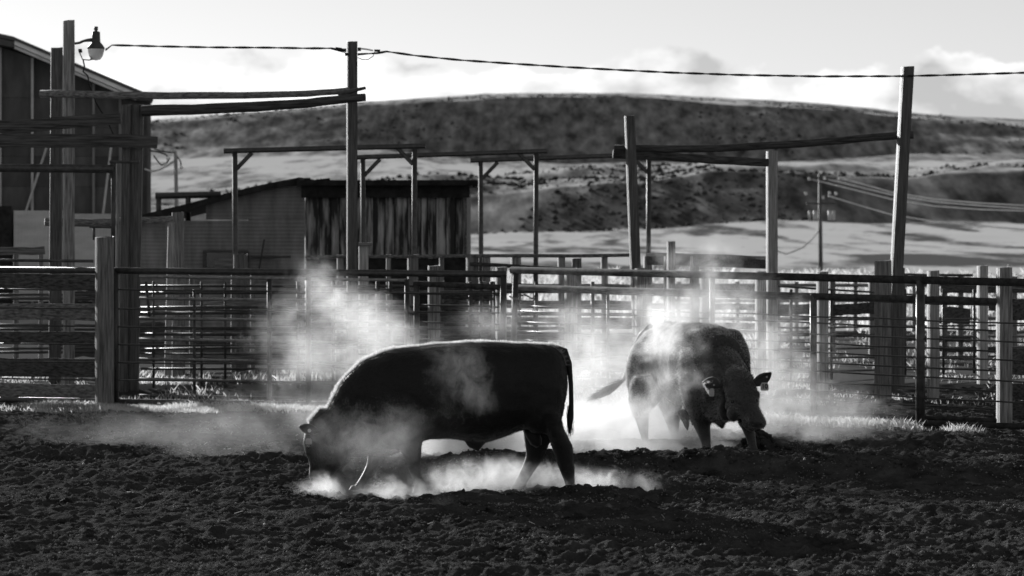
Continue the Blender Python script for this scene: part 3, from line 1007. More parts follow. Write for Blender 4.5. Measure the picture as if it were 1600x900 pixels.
# tall poles
post("tallest pale-edged squared pole at left, carrying the yard lamp", 98, 117, 32, 43.0, M_WV, rz=0.32)
post("dark rough pole just left of the lamp pole", 75, 96, 75, 43.6, M_WVD, lean_px=4, rz=0.1)
post("tall straight dark pole in the middle holding the overhead cable", 541, 559, 65, 41.4, M_WVD, rz=0.2, lean_px=0)
post("stocky black post leaning left, under the long log's left end", 992, 1009, 181, 40.8, M_WVD, lean_px=-17)
post("pale weathered pole standing below the long log", 1197, 1215, 236, 41.6, M_WVL, rz=0.14)
post("tall black pole leaning right that carries the long log and cable", 1380, 1400, 104, 40.5, M_WVD, lean_px=28, rz=0.15)
post("grey stub post at the end of the level log, beside the tin shed", 268, 288, 332, 44.8, M_WV, rz=0.1)
post("thin pale slat leaning against the stub post by the tin shed", 256, 267, 348, 44.4, M_WVL, lean_px=6, rz=0.2, name="leaning_slat", cat="slat")
post("short capped pale post right beside the tall middle pole", 560, 576, 384, 43.0, M_WVL, rz=0.05)
m = MB(); m.box(X(560, 43), X(581, 43), 42.85, 43.1, Z(384, 43), Z(379, 43), 0.05)
props(m.build("cap_board", M_WH), "small tilted cap board on the short pale post beside the middle pole", "board")
post("dark stub post under the near frame's left leg, in front of the tin shed", 364, 388, 398, 47.0, M_WVD, round_=1)


# --- dark steel frames over the alley, each two legs, a beam and two knee braces
def frame(label, d, xb0, yb0, xb1, yb1, legs, ybase):
    r = Run(xb0, d, xb1, d)
    f = fence("goalpost_gantry", label, "frame", r, (xb0 + xb1) / 2, "steel goalpost frames over the alley")
    a, b = r.p(xb0, yb0), r.p(xb1, yb1)
    MB().tube([a, b], 1, 8, flat=(0.11, 0.085)).build("beam", M_PIPE, f)
    for px, s in legs:
        yb = yb0 + (yb1 - yb0) * (px - xb0) / (xb1 - xb0)
        top = r.p(px, yb); foot = r.p(px + s * 1.5, ybase); foot.z = 0.0
        MB().tube([foot, top], 0.047, 8).build("leg", M_PIPE, f, smooth=True)
        MB().tube([r.p(px, yb + 31), r.p(px + s * 27, yb + 3)], 1, 8, flat=(0.05, 0.07)).build("brace", M_PIPE, f)
    return f


frame("nearest steel goalpost frame, spanning in front of the board shed", 48.0, 350, 236, 665, 228, ((367, 1), (648, -1)), 560)
frame("second steel goalpost frame, its left leg behind the middle pole", 51.0, 554, 246, 855, 236, ((567, 1), (838, -1)), 560)
frame("farthest steel goalpost frame, its right leg beside the leaning black post", 54.0, 735, 251, 1022, 241, ((751, 1), (1014, -1)), 560)

# --- low rail and boards right of the shed
R1 = Run(475, 47.5, 1010, 45.0)
f = fence("board_fence", "low grey board fence running from the shed to the leaning black post", "fence", R1, 700)
board(R1, f, 478, 401, 990, 399, 0.055, M_WH, off=-0.03)
board(R1, f, 478, 424, 660, 424, 0.05, M_WHD)
board(R1, f, 735, 412, 990, 426, 0.06, M_WHD, off=-0.05)
for y in (448, 474, 500, 524):
    board(R1, f, 690, y, 1000, y + 3, 0.13, M_WHD, jit=0.02)
for px, w in ((532, 12), (607, 8), (645, 18), (690, 8), (738, 20), (760, 13), (806, 17), (877, 12), (944, 11)):
    post(None, px - w / 2, px + w / 2, 398, R1.at(px)[1] + 0.06, M_WV, parent=f, name="post")

# --- layered pens on the right
R2 = Run(1020, 47.0, 1200, 44.0)
f = fence("board_fence", "hazy board fence in the dust left of the pale pole", "fence", R2, 1100)
for ya, yb, h in ((404, 410, 0.20), (449, 452, 0.14), (478, 480, 0.10), (508, 510, 0.10)):
    board(R2, f, 1010, ya, 1200, yb, h, M_WHD if h > .15 else M_WH)
for px in (1012, 1044, 1085):
    post(None, px - 7, px + 7, 400, R2.at(px)[1] + 0.07, M_WV, parent=f, name="post")
R3 = Run(1190, 43.0, 1640, 47.0)
f = fence("pipe_gate", "rows of thin dark pipe rails crossing the right-hand pens", "fence", R3, 1400)
for ya, yb in ((427, 455), (446, 474), (461, 480), (500, 497), (512, 508), (524, 526), (546, 541), (560, 556), (582, 574)):
    rail(R3, f, 1190, ya, 1640, yb, 0.016, seg=5, wob=1.0, n=6)
for px in (1203, 1236, 1299, 1414, 1474, 1522):
    upright(R3, f, px, 452, 600, 0.024)
R4 = Run(1190, 52.0, 1640, 50.0)
f = fence("board_fence", "dark broken board fence far back in the right-hand pens", "fence", R4, 1400)
for (x0, x1, ya, yb, h) in ((1188, 1278, 485, 482, 0.19), (1300, 1372, 484, 482, 0.21), (1372, 1520, 430, 430, 0.05), (1470, 1640, 452, 452, 0.14), (1470, 1516, 492, 494, 0.30), (1410, 1516, 528, 530, 0.12),
                            (1545, 1640, 480, 480, 0.13), (1290, 1370, 522, 524, 0.06), (1460, 1640, 545, 547, 0.10)):
    board(R4, f, x0, ya, x1, yb, h, M_WHD, jit=0.03)
for px in (1214, 1300, 1362, 1410, 1475, 1500, 1584):
    post(None, px - 5, px + 5, 432, R4.at(px)[1] + 0.1, M_WV, parent=f, name="post")
R5 = Run(640, 62.0, 1640, 60.0)
f = fence("board_fence", "distant thin rail fence before the bright meadow", "fence", R5, 1200)
for y in (446, 470, 498, 520):
    board(R5, f, 1040, y, 1640, y - 1, 0.07, M_WH)
for px in range(1060, 1640, 46):
    post(None, px - 3.5, px + 3.5, 440, R5.at(px)[1] + 0.06, M_WV, parent=f, name="post")
R6 = Run(1580, 35.6, 1680, 35.2)
f = fence("board_fence", "dark wide boards right of the weathered corner post at the right edge", "fence", R6, 1600)
for y, h in ((483, 0.26), (565, 0.33), (612, 0.20), (642, 0.24)):
    board(R6, f, 1576, y, 1680, y + 2, h, M_WHD)
post(None, 1640, 1662, 415, 35.6, M_WV, parent=f, name="post")
# left pens seen between the near rails
R7 = Run(-40, 46.0, 480, 46.0)
f = fence("board_fence", "shadowed board fence behind the pipe panel below the tin shed", "fence", R7, 300)
for x0, x1, ya, yb, h in ((-40, 70, 393, 391, 0.13), (100, 150, 462, 462, 0.17), (214, 320, 452, 450, 0.10), (215, 285, 515, 514, 0.22), (300, 480, 478, 470, 0.09), (300, 470, 520, 512, 0.10), (214, 480, 560, 552, 0.12), (-40, 140, 466, 463, 0.05),
                         (-40, 140, 512, 508, 0.05), (110, 152, 548, 548, 0.2), (300, 480, 590, 580, 0.12)):
    board(R7, f, x0, ya, x1, yb, h, M_WHD if h > .15 else M_WH, jit=0.03)
for px, w in ((25, 9), (64, 8), (92, 9), (280, 20), (300, 9), (365, 9), (395, 8), (470, 9)):
    post(None, px - w / 2, px + w / 2, 395 if px < 100 else 425, 46.1, M_WV, parent=f, name="post")
R8 = Run(480, 43.0, 790, 42.0)
f = fence("board_fence", "dark board pen side behind the narrow gate", "fence", R8, 640)
for x0, x1, ya, yb, h in ((690, 770, 462, 464, 0.12), (690, 775, 478, 478, 0.12), (690, 775, 497, 498, 0.14), (480, 640, 452, 454, 0.05), (480, 640, 522, 524, 0.09), (690, 780, 520, 521, 0.14), (690, 780, 545, 546, 0.14)):
    board(R8, f, x0, ya, x1, yb, h, M_WHD, jit=0.03)
for px in (528, 541, 690, 757, 770):
    post(None, px - 4, px + 4, 440, 42.6, M_WV, parent=f, name="post")


# ------------------------------------------------------------------ tin-and-board shed
SD = 58.0                                   # distance of its front
shed = empty("shed", (X(475, SD), SD, 0), "low shed, corrugated tin on the left half and stained upright boards on the right", "shed")


def roof_y(px):
    return float(np.interp(px, [205, 222, 300, 345, 400, 470, 560, 745], [346, 340, 321, 309, 295, 281, 284, 290]))


def corrugated(name, par, px0, px1, ytop, ybot, d, mat, pitch=0.076, amp=0.006, level=True, clip=None):
    """A corrugated sheet; level = ridges run sideways."""
    x0, x1, z1, z0 = X(px0, d), X(px1, d), Z(ytop, d), Z(ybot, d)
    if level:
        nz_ = max(4, int((z1 - z0) / (pitch / 4))); xs_ = np.linspace(x0, x1, 10)
        zs_ = np.linspace(z0, z1, nz_)
        V = []
        for z in zs_:
            dy = amp * math.sin(2 * math.pi * z / pitch)
            for x in xs_:
                zt = clip(x) if clip else 1e9
                V.append((x, d + dy + 0.004 * math.sin(x * 3), min(z, zt)))
        nx_ = len(xs_)
    else:
        nx_ = max(4, int((x1 - x0) / (pitch / 4))); xs_ = np.linspace(x0, x1, nx_)
        zs_ = np.linspace(z0, z1, 3)
        V = [(x, d + amp * math.sin(2 * math.pi * x / pitch), min(z, clip(x)) if clip else z) for z in zs_ for x in xs_]
    F_ = []
    for i in range(len(zs_) - 1):
        for j in range(nx_ - 1):
            a = i * nx_ + j
            F_.append((a, a + 1, a + nx_ + 1, a + nx_))
    m = MB(); m.add(V, F_)
    return m.build(name, mat, par, smooth=True)


def rclip(x):
    return Z(roof_y(800 + x / SD * FP) + 5, SD)


for (a, b, t, u, off) in ((212, 300, 345, 450, 0), (298, 390, 345, 440, -0.01), (388, 476, 335, 440, -0.02), (322, 410, 300, 343, -0.035), (408, 476, 280, 340, -0.045), (212, 476, 436, 560, 0.01)):
    corrugated("sheet", shed, a, b, t, u, SD + off, M_TIN, clip=rclip)
px = 477.0
while px < 727:
    w = random.choice((11, 14, 17, 20, 24)) * random.uniform(0.9, 1.1)
    x0, x1 = X(px, SD), X(min(px + w, 728), SD)
    dy = random.uniform(-0.02, 0.02)
    m = MB(); m.box(x0 + 0.008, x1 - 0.012, SD - 0.05 + dy, SD - 0.025 + dy, Z(402 + random.uniform(-2, 3), SD), Z(303, SD))
    m.build("board", None, shed).data.materials.append(None)
    px += w
m = MB(); m.box(X(478, SD), X(727, SD), SD + 0.01, SD + 0.12, 0, Z(296, SD)); m.build("back_wall", M_TAR, shed)
m = MB(); m.box(X(724, SD), X(729, SD), SD + 0.13, SD + 6, 0, Z(300, SD)); m.build("side_wall", M_WH, shed)
# roof: one slab over the tin half, one over the board half, and a tar-paper fascia
R_T = MB()
V = []
prof = [(205, 346), (222, 340), (300, 321), (345, 309), (400, 295), (470, 281)]
for yd in (SD - 0.35, SD + 6):
    for a, b in prof:
        V.append((X(a, SD), yd, Z(b, SD) + 0.05))
    for a, b in prof:
        V.append((X(a, SD), yd, Z(b, SD) - 0.07))
k = len(prof)
F_ = []
for i in range(k - 1):
    F_ += [(i, i + 1, k + i + 1, k + i), (2 * k + i, 3 * k + i, 3 * k + i + 1, 2 * k + i + 1), (i, 2 * k + i, 2 * k + i + 1, i + 1), (k + i, k + i + 1, 3 * k + i + 1, 3 * k + i)]
F_ += [(0, k, 3 * k, 2 * k), (k - 1, 3 * k - 1, 4 * k - 1, 2 * k - 1)]
R_T.add(V, F_); R_T.build("roof", M_TAR, shed)
m = MB(); m.box(X(466, SD), X(748, SD), SD - 0.45, SD + 6, Z(290, SD), Z(284, SD) + 0.03); m.build("roof", M_TAR, shed)
m = MB(); m.box(X(472, SD), X(734, SD), SD - 0.22, SD - 0.14, Z(309, SD), Z(288, SD)); m.build("fascia", M_TAR, shed)
for i in range(34):                         # curled shingle edges and stones along the roof line
    px = random.uniform(225, 745)
    y = roof_y(px) + (2 if px > 470 else 0)
    w = random.uniform(4, 12)
    m = MB(); h = random.uniform(0.02, 0.07)
    q = P(px, y - 2.5, SD - 0.3)
    m.tube([q, q + Vector((w / FP * SD, 0.1, random.uniform(-0.03, 0.03)))], random.uniform(0.015, 0.04), 6, jit=0.5); m.build("shingle", M_TAR, shed)
wn = MB().box(X(318, SD), X(388, SD), SD - 0.12, SD - 0.05, Z(395, SD), Z(391, SD)).box(X(318, SD), X(323, SD), SD - 0.12, SD - 0.05, Z(418, SD), Z(395, SD)).box(X(382, SD), X(388, SD), SD - 0.12, SD - 0.05, Z(418, SD), Z(395, SD)).build("window", M_WHD, shed)
MB().box(X(323, SD), X(382, SD), SD - 0.07, SD - 0.06, Z(418, SD), Z(395, SD)).build("pane", M_EYE, wn)
MB().box(X(336, SD), X(370, SD), SD - 0.10, SD - 0.08, Z(418, SD), Z(404, SD)).build("board", M_WH, shed)
MB().box(X(392, SD), X(455, SD), SD - 0.13, SD - 0.08, Z(403, SD), Z(399, SD)).build("ledge", M_WHD, shed)
MB().tube([P(413, 374, SD - 0.2), P(405, 420, SD - 0.2)], 0.02, 6).build("leaning_rod", M_WHD, shed)
MB().tube([P(243, 306, SD + 2), P(345, 304, SD + 2)], 0.07, 10).build("ridge_pipe", M_PIPE, shed, smooth=True)
for px in (248, 294):
    MB().tube([P(px, 306, SD + 2), P(px, 345, SD + 2)], 0.06, 8).build("pipe_stand", M_PIPE, shed, smooth=True)

# stained boards: bare grey high up and at worn spots, dark run-off streaks between
mb_, t, b = new_mat("stained_boards")
g = NN(t, "ShaderNodeTexCoord"); mpn = NN(t, "ShaderNodeMapping"); mpn.inputs["Scale"].default_value = (9, 9, 0.9)
ors_ = NN(t, "ShaderNodeObjectInfo"); orm_ = NN(t, "ShaderNodeMath", operation="MULTIPLY"); orm_.inputs[1].default_value = 40.0
t.links.new(ors_.outputs["Random"], orm_.inputs[0]); t.links.new(orm_.outputs[0], mpn.inputs["Location"])
t.links.new(g.outputs["Object"], mpn.inputs[0])
n1 = NN(t, "ShaderNodeTexNoise"); n1.inputs["Scale"].default_value = 1.0; n1.inputs["Detail"].default_value = 7; n1.inputs["Roughness"].default_value = 0.6
t.links.new(mpn.outputs[0], n1.inputs[0])
r_ = NN(t, "ShaderNodeMapRange"); r_.inputs["From Min"].default_value = 0.44; r_.inputs["From Max"].default_value = 0.64; r_.inputs["To Min"].default_value = 0.02; r_.inputs["To Max"].default_value = 0.38
t.links.new(n1.outputs[0], r_.inputs[0]); t.links.new(r_.outputs[0], b.inputs["Base Color"])
bu = NN(t, "ShaderNodeBump"); bu.inputs["Strength"].default_value = 0.5; bu.inputs["Distance"].default_value = 0.01
t.links.new(n1.outputs[0], bu.inputs["Height"]); t.links.new(bu.outputs[0], b.inputs["Normal"])
setin(b, Roughness=0.9)
for o in bpy.data.objects:
    if o.parent == shed and o.type == "MESH" and len(o.data.materials) == 1 and o.data.materials[0] is None:
        o.data.materials[0] = mb_

# ------------------------------------------------------------------ big barn at the left edge
BD = 75.0
barn = empty("barn", (X(232, BD), BD, 0), "tall dark barn with a white-trimmed gable roof at the left edge", "barn")


def bz(px):
    return float(np.interp(px, [-240, -60, 20, 235], [110, 52, 64, 152]))


x0 = X(-240, BD)
for a, b in ((-240, -165), (-165, -95), (-95, -20), (-20, 5), (5, 54), (54, 98), (98, 147), (147, 190), (190, 230)):
    for (z_lo, z_hi) in ((560, 338), (338, 292), (292, 245), (245, 200), (200, 154), (154, 20)):
        za, zb = Z(z_lo, BD), Z(z_hi, BD)
        ca, cb = Z(bz(a) + 14, BD), Z(bz(b) + 14, BD)
        if za > max(ca, cb) - 0.02:
            continue
        m = MB()
        y = BD + random.uniform(-0.008, 0.008)
        xa, xb = X(a, BD) + 0.006, X(b, BD) - 0.006
        V = [(xa, y, za + 0.008), (xb, y, za + 0.008), (xb, y, min(zb, cb)), (xa, y, min(zb, ca))]
        V += [(v[0], y + 0.05, v[2]) for v in V]
        m.add(V, [(0, 1, 2, 3), (7, 6, 5, 4), (0, 4, 5, 1), (1, 5, 6, 2), (2, 6, 7, 3), (3, 7, 4, 0)])
        m.build("panel", M_BARN, barn)
bx_ = [-240, -60, 20, 234]
V = [(X(a, BD), BD + 0.075, 0) for a in bx_] + [(X(a, BD), BD + 0.075, Z(bz(a) + 12, BD)) for a in bx_]
V += [(v[0], BD + 0.12, v[2]) for v in V]
F_ = []
for i in range(3):
    F_ += [(i, i + 1, i + 5, i + 4), (i + 8, i + 12, i + 13, i + 9), (i + 4, i + 5, i + 13, i + 12)]
MB().add(V, F_).build("sheathing", M_TAR, barn)
for a in (-165, -95, 4, 53, 147, 188):
    MB().box(X(a, BD) - 0.03, X(a, BD) + 0.035, BD - 0.12, BD - 0.02, 0, Z(bz(a) + 15, BD)).build("batten", M_TINL if a in (4, 53) else M_TIN, barn)
MB().tube([P(232, 162, BD - 0.04), P(232, 560, BD - 0.04)], 1, 8, flat=(0.12, 0.12)).build("corner_post", M_BARN, barn)
MB().box(X(230, BD), X(234, BD), BD + 0.07, BD + 14, 0, Z(160, BD)).build("side_wall", M_BARN, barn)
for (a, b, wd) in ((173, 160, 0.05), (75, 40, 0.05)):
    MB().tube([P(a, 225, BD - 0.2), P(b, 335, BD - 0.2)], 0.035, 6).build("brace", M_TINL, barn)
corrugated("sheet", barn, 22, 100, 329, 470, BD - 0.3, M_TINL, pitch=0.08, level=False)
corrugated("sheet", barn, 98, 182, 334, 470, BD - 0.33, M_TINL, pitch=0.08, level=False)
MB().box(X(-60, BD), X(22, BD), BD - 0.32, BD - 0.25, 0, Z(322, BD)).build("dark_door", M_TAR, barn)


def slab(name, pa, pb, y0, y1, th, mat, dz=0.0):
    m = MB()
    V = []
    for yd in (y0, y1):
        for (px, py) in (pa, pb):
            V.append((X(px, BD), yd, Z(py, BD) + dz))
        for (px, py) in (pa, pb):
            V.append((X(px, BD), yd, Z(py, BD) + dz - th))
    m.add(V, [(0, 1, 3, 2), (4, 6, 7, 5), (0, 4, 5, 1), (2, 3, 7, 6), (0, 2, 6, 4), (1, 5, 7, 3)])
    return m.build(name, mat, barn)


slab("roof", (-60, 44), (25, 62), BD - 0.9, BD + 14, 0.10, M_BARN)
slab("roof", (25, 62), (238, 152), BD - 0.9, BD + 14, 0.09, M_BARN)
slab("roof", (-60, 44), (-240, 100), BD - 0.9, BD + 14, 0.10, M_BARN)
slab("trim", (27, 68), (212, 147), BD - 0.86, BD - 0.80, 0.11, M_WHITE)
slab("trim", (27, 76), (212, 155), BD - 0.78, BD - 0.70, 0.07, M_WHITE)
slab("soffit", (-60, 56), (25, 71), BD - 0.84, BD - 0.1, 0.12, M_BARN)
slab("end_cap", (205, 152), (238, 155), BD - 0.92, BD + 14, 0.08, M_BARN)
barn.rotation_euler = (0, 0, R(8.5))

# ------------------------------------------------------------------ yard lamp, cables, utility poles
LD = 42.7
lamp = empty("yard_lamp", P(150, 75, LD), "old yard lamp with glass bowl on a curved arm beside the tallest pole", "lamp")


def lathe(prof, c, n=16):
    m = MB(); vs = []
    for r, z in prof:
        for j in range(n):
            a = 2 * math.pi * j / n
            vs.append((c.x + r * math.cos(a), c.y + r * math.sin(a), z))
    fs = []
    for i in range(len(prof) - 1):
        for j in range(n):
            fs.append((i * n + j, i * n + (j + 1) % n, (i + 1) * n + (j + 1) % n, (i + 1) * n + j))
    m.add(vs, fs)
    return m


sc = LD / FP
c = P(150, 75, LD)
zt = lambda y: Z(y, LD)
lathe([(0.001, zt(41.5)), (3.2 * sc, zt(41.5)), (3.2 * sc, zt(47)), (2.2 * sc, zt(47.5)), (2.4 * sc, zt(49))], c).build("photocell", M_LAMP, lamp, smooth=True)
lathe([(2.2 * sc, zt(48.5)), (6.4 * sc, zt(50)), (6.8 * sc, zt(62)), (7.2 * sc, zt(66)), (10.5 * sc, zt(70)), (14 * sc, zt(75)), (13.5 * sc, zt(76.5)), (6 * sc, zt(76))], c).build("housing", M_LAMP, lamp, smooth=True)
lathe([(12.5 * sc, zt(76.5)), (12.8 * sc, zt(80)), (10.5 * sc, zt(88)), (7 * sc, zt(93)), (0.5 * sc, zt(94.5))], c).build("bowl", M_FROST, lamp, smooth=True)
lathe([(0.001, zt(78)), (3.2 * sc, zt(78)), (3.6 * sc, zt(86)), (0.001, zt(89))], c).build("bulb", M_CER, lamp, smooth=True)
MB().tube([P(117, 68, LD), P(124, 67, LD), P(131, 64, LD), P(137, 63, LD), P(146, 62, LD)], [0.02, 0.02, 0.02, 0.026, 0.03], 8).build("arm", M_LAMP, lamp, smooth=True)
MB().tube([P(125, 77, LD), P(125, 83, LD), P(129, 93, LD), P(140, 94, LD), P(145, 91, LD), P(152, 86, LD), P(163, 77, LD)], 0.009, 6).build("guard_wire", M_BLACK, lamp)
for (a, b) in ((125.5, 80), (144, 91)):
    MB().tube([P(a - 2.5, b, LD - 0.02), P(a + 2.5, b - 1, LD - 0.02)], 0.03, 6, jit=0.3).build("clamp", M_BLACK, lamp)
pts = [(130, 94), (132, 103), (130, 112), (137, 118), (140, 132), (145, 146), (150, 160), (157, 172), (165, 185), (172, 198), (178, 212)]
props(MB().tube([P(a, b, LD - 0.15) for a, b in pts], 0.012, 6).build("dangling_cable", M_BLACK), "loose black cable dangling from the yard lamp past the logs", "cable")


def twisted(label, pts, d0, d1, r=0.009, turn=9.0, amp=0.009):
    q = []
    for i in range(len(pts) - 1):
        n_ = max(2, int(abs(pts[i + 1][0] - pts[i][0]) / turn))
        for j in range(n_):
            t = j / n_
            q.append((pts[i][0] + (pts[i + 1][0] - pts[i][0]) * t, pts[i][1] + (pts[i + 1][1] - pts[i][1]) * t))
    q.append(pts[-1])
    par = empty("overhead_cable", P(pts[0][0], pts[0][1], d0), label, "cable")
    n_ = len(q)
    for s in (0, 1):
        w = []
        for i, (a, b) in enumerate(q):
            d = d0 + (d1 - d0) * i / (n_ - 1)
            v = P(a, b, d)
            ph = i * 0.8 + math.pi * s
            w.append(v + Vector((0, amp * math.sin(ph), amp * math.cos(ph))))
        MB().tube(w, r, 6).build("strand", M_BLACK, par, smooth=True)
    return par


twisted("twisted black overhead cable between the lamp and the middle pole", [(165, 78), (175, 70.5), (250, 72.5), (330, 74), (420, 74.5), (480, 75.5), (518, 75.5), (541, 80)], 42.6, 41.3)
twisted("long twisted black overhead cable sagging right from the middle pole", [(559, 85), (590, 83), (604, 80.5), (650, 87), (720, 94), (800, 99.5), (880, 104.5), (960, 109), (1050, 113.5), (1150, 117), (1280, 119.4), (1410, 119), (1480, 117.3), (1540, 115.5), (1660, 112)], 41.2, 40.2)
md = empty("cable_anchor", P(550, 78, 41.2), "insulators and wire loops tied to the head of the tall middle pole", "insulator")
MB().tube([P(524, 75.8, 41.2), P(534, 77, 41.2)], 0.022, 8).build("insulator", M_BLACK, md)
MB().tube([P(534, 77, 41.2), P(541, 77, 41.2)], 0.012, 6).build("hook", M_BLACK, md)
MB().tube([P(559, 77, 41.2), P(564, 77, 41.2)], 0.028, 8).build("insulator", M_BLACK, md)
MB().tube([P(564, 76, 41.2), P(573, 77, 41.2), P(583, 79, 41.2)], 0.012, 8).build("tie_wire", M_ALU, md)
MB().tube([P(585, 79, 41.2), P(594, 79.3, 41.2)], 0.018, 8).build("insulator", M_BLACK, md)
MB().tube([P(559, 90, 41.2), P(566, 93, 41.2), P(575, 93, 41.2), P(583, 88, 41.2), P(586, 80, 41.2)], 0.006, 6).build("wire_loop", M_BLACK, md)
MB().tube([P(518, 77, 41.2), P(530, 80, 41.2), P(541, 83, 41.2)], 0.006, 6).build("wire_loop", M_BLACK, md)
MB().tube([P(539, 85, 41.1), P(546, 85, 41.1)], 0.022, 8).build("insulator", M_BLACK, md)

UD = 125.0
up = empty("utility_pole", (X(1282, UD), UD, 0), "distant dark utility pole with transformers in front of the hills", "utility pole")
MB().tube([P(1282.5, 435, UD), P(1281, 272, UD)], [0.10, 0.075], 8).build("shaft", M_WVD, up, smooth=True)
MB().tube([P(1264, 278, UD - 0.15), P(1312, 278, UD - 0.15)], 1, 8, flat=(0.1, 0.09)).build("crossarm", M_WHD, up)
MB().tube([P(1260, 318, UD - 0.15), P(1306, 318, UD - 0.15)], 1, 8, flat=(0.1, 0.09)).build("crossarm", M_WHD, up)
for px in (1265, 1274, 1297, 1303):
    MB().tube([P(px, 344, UD - 0.2), P(px, 329, UD - 0.2)], 0.10 if px in (1274, 1297) else 0.06, 10).build("transformer", M_TINL, up, smooth=True)
for px, py in ((1259, 300), (1296, 299), (1306, 300), (1286, 306), (1264, 277), (1288, 276), (1310, 276)):
    MB().tube([P(px, py, UD - 0.2), P(px, py + 5, UD - 0.2)], 0.06, 8).build("insulator", M_CER, up, smooth=True)
for i, (lab, pts) in enumerate((("lowest bright power line falling to the right from the distant pole", [(1294, 306), (1340, 320), (1392, 335), (1460, 346), (1530, 353), (1620, 360)]),
                                ("left bright power line of the upper three, sagging from the distant pole", [(1264, 279), (1320, 293), (1392, 311), (1460, 322), (1530, 327), (1620, 330)]),
                                ("middle bright power line of the upper three, sagging from the distant pole", [(1286, 278), (1330, 289), (1392, 304), (1460, 315), (1530, 321), (1620, 327)]),
                                ("right bright power line of the upper three, sagging from the distant pole", [(1309, 277), (1350, 288), (1392, 300), (1460, 311), (1530, 317), (1620, 322)]),
                                ("bright cable loop hanging left of the distant pole towards the pale pole", [(1279, 361), (1268, 375), (1254, 387), (1240, 393), (1228, 397), (1212, 391)]))):
    props(MB().tube([P(a, b, UD - 0.1 if i < 4 or a > 1278 else UD - 1) for a, b in pts], 0.030, 6).build("power_line", M_ALU, smooth=True), lab, "cable")
ud = 72.0
sp = empty("service_pole", (X(277, ud), ud, 0), "thin pale service pole with insulators behind the tin shed roof", "utility pole")
MB().tube([P(277.5, 420, ud), P(274.5, 236, ud)], [0.06, 0.045], 8).build("shaft", M_WVL, sp, smooth=True)
for px, py in ((271, 234), (275, 238), (262, 246), (257, 254), (283, 260), (273, 265), (268, 252)):
    MB().tube([P(px, py, ud), P(px + 1, py + 4, ud)], 0.045, 8).build("insulator", M_CER, sp, smooth=True)
MB().tube([P(273, 251, ud), P(262, 259, ud), P(250, 265, ud), (P(238, 268, ud)), P(226, 264, ud)], 0.022, 6).build("wire", M_ALU, sp)
for pts in ([(234, 235), (245, 237), (256, 240), (262, 244)], [(240, 243), (246, 251), (252, 258), (259, 256), (266, 247)], [(233, 228), (250, 236), (274, 239)]):
    MB().tube([P(a, b, ud) for a, b in pts], 0.018, 6).build("wire", M_BLACK, sp)
MB().tube([P(274, 240, ud), P(282, 252, ud), P(283, 259, ud)], 0.018, 6).build("wire", M_BLACK, sp)


# ------------------------------------------------------------------ the bulls
def ring_mesh(bm_v, bm_f, rings):
    """Closed loft: rings = (centre, u axis with its radius, v axis with its radius, power)."""
    n = 28
    b = len(bm_v)
    for c, u, v, e_ in rings:
        for j in range(n):
            g = 2 * math.pi * j / n
            cx, cy = math.cos(g), math.sin(g)
            q = (abs(cx) ** e_ + abs(cy) ** e_) ** (-1 / e_)
            bm_v.append(tuple(c + u * (cx * q) + v * (cy * q)))
    k = len(rings)
    for i in range(k - 1):
        for j in range(n):
            bm_f.append((b + i * n + j, b + i * n + (j + 1) % n, b + (i + 1) * n + (j + 1) % n, b + (i + 1) * n + j))
    bm_v.append(tuple(rings[0][0])); bm_v.append(tuple(rings[-1][0]))
    for j in range(n):
        bm_f.append((b + k * n, b + (j + 1) % n, b + j))
        bm_f.append((b + k * n + 1, b + (k - 1) * n + j, b + (k - 1) * n + (j + 1) % n))


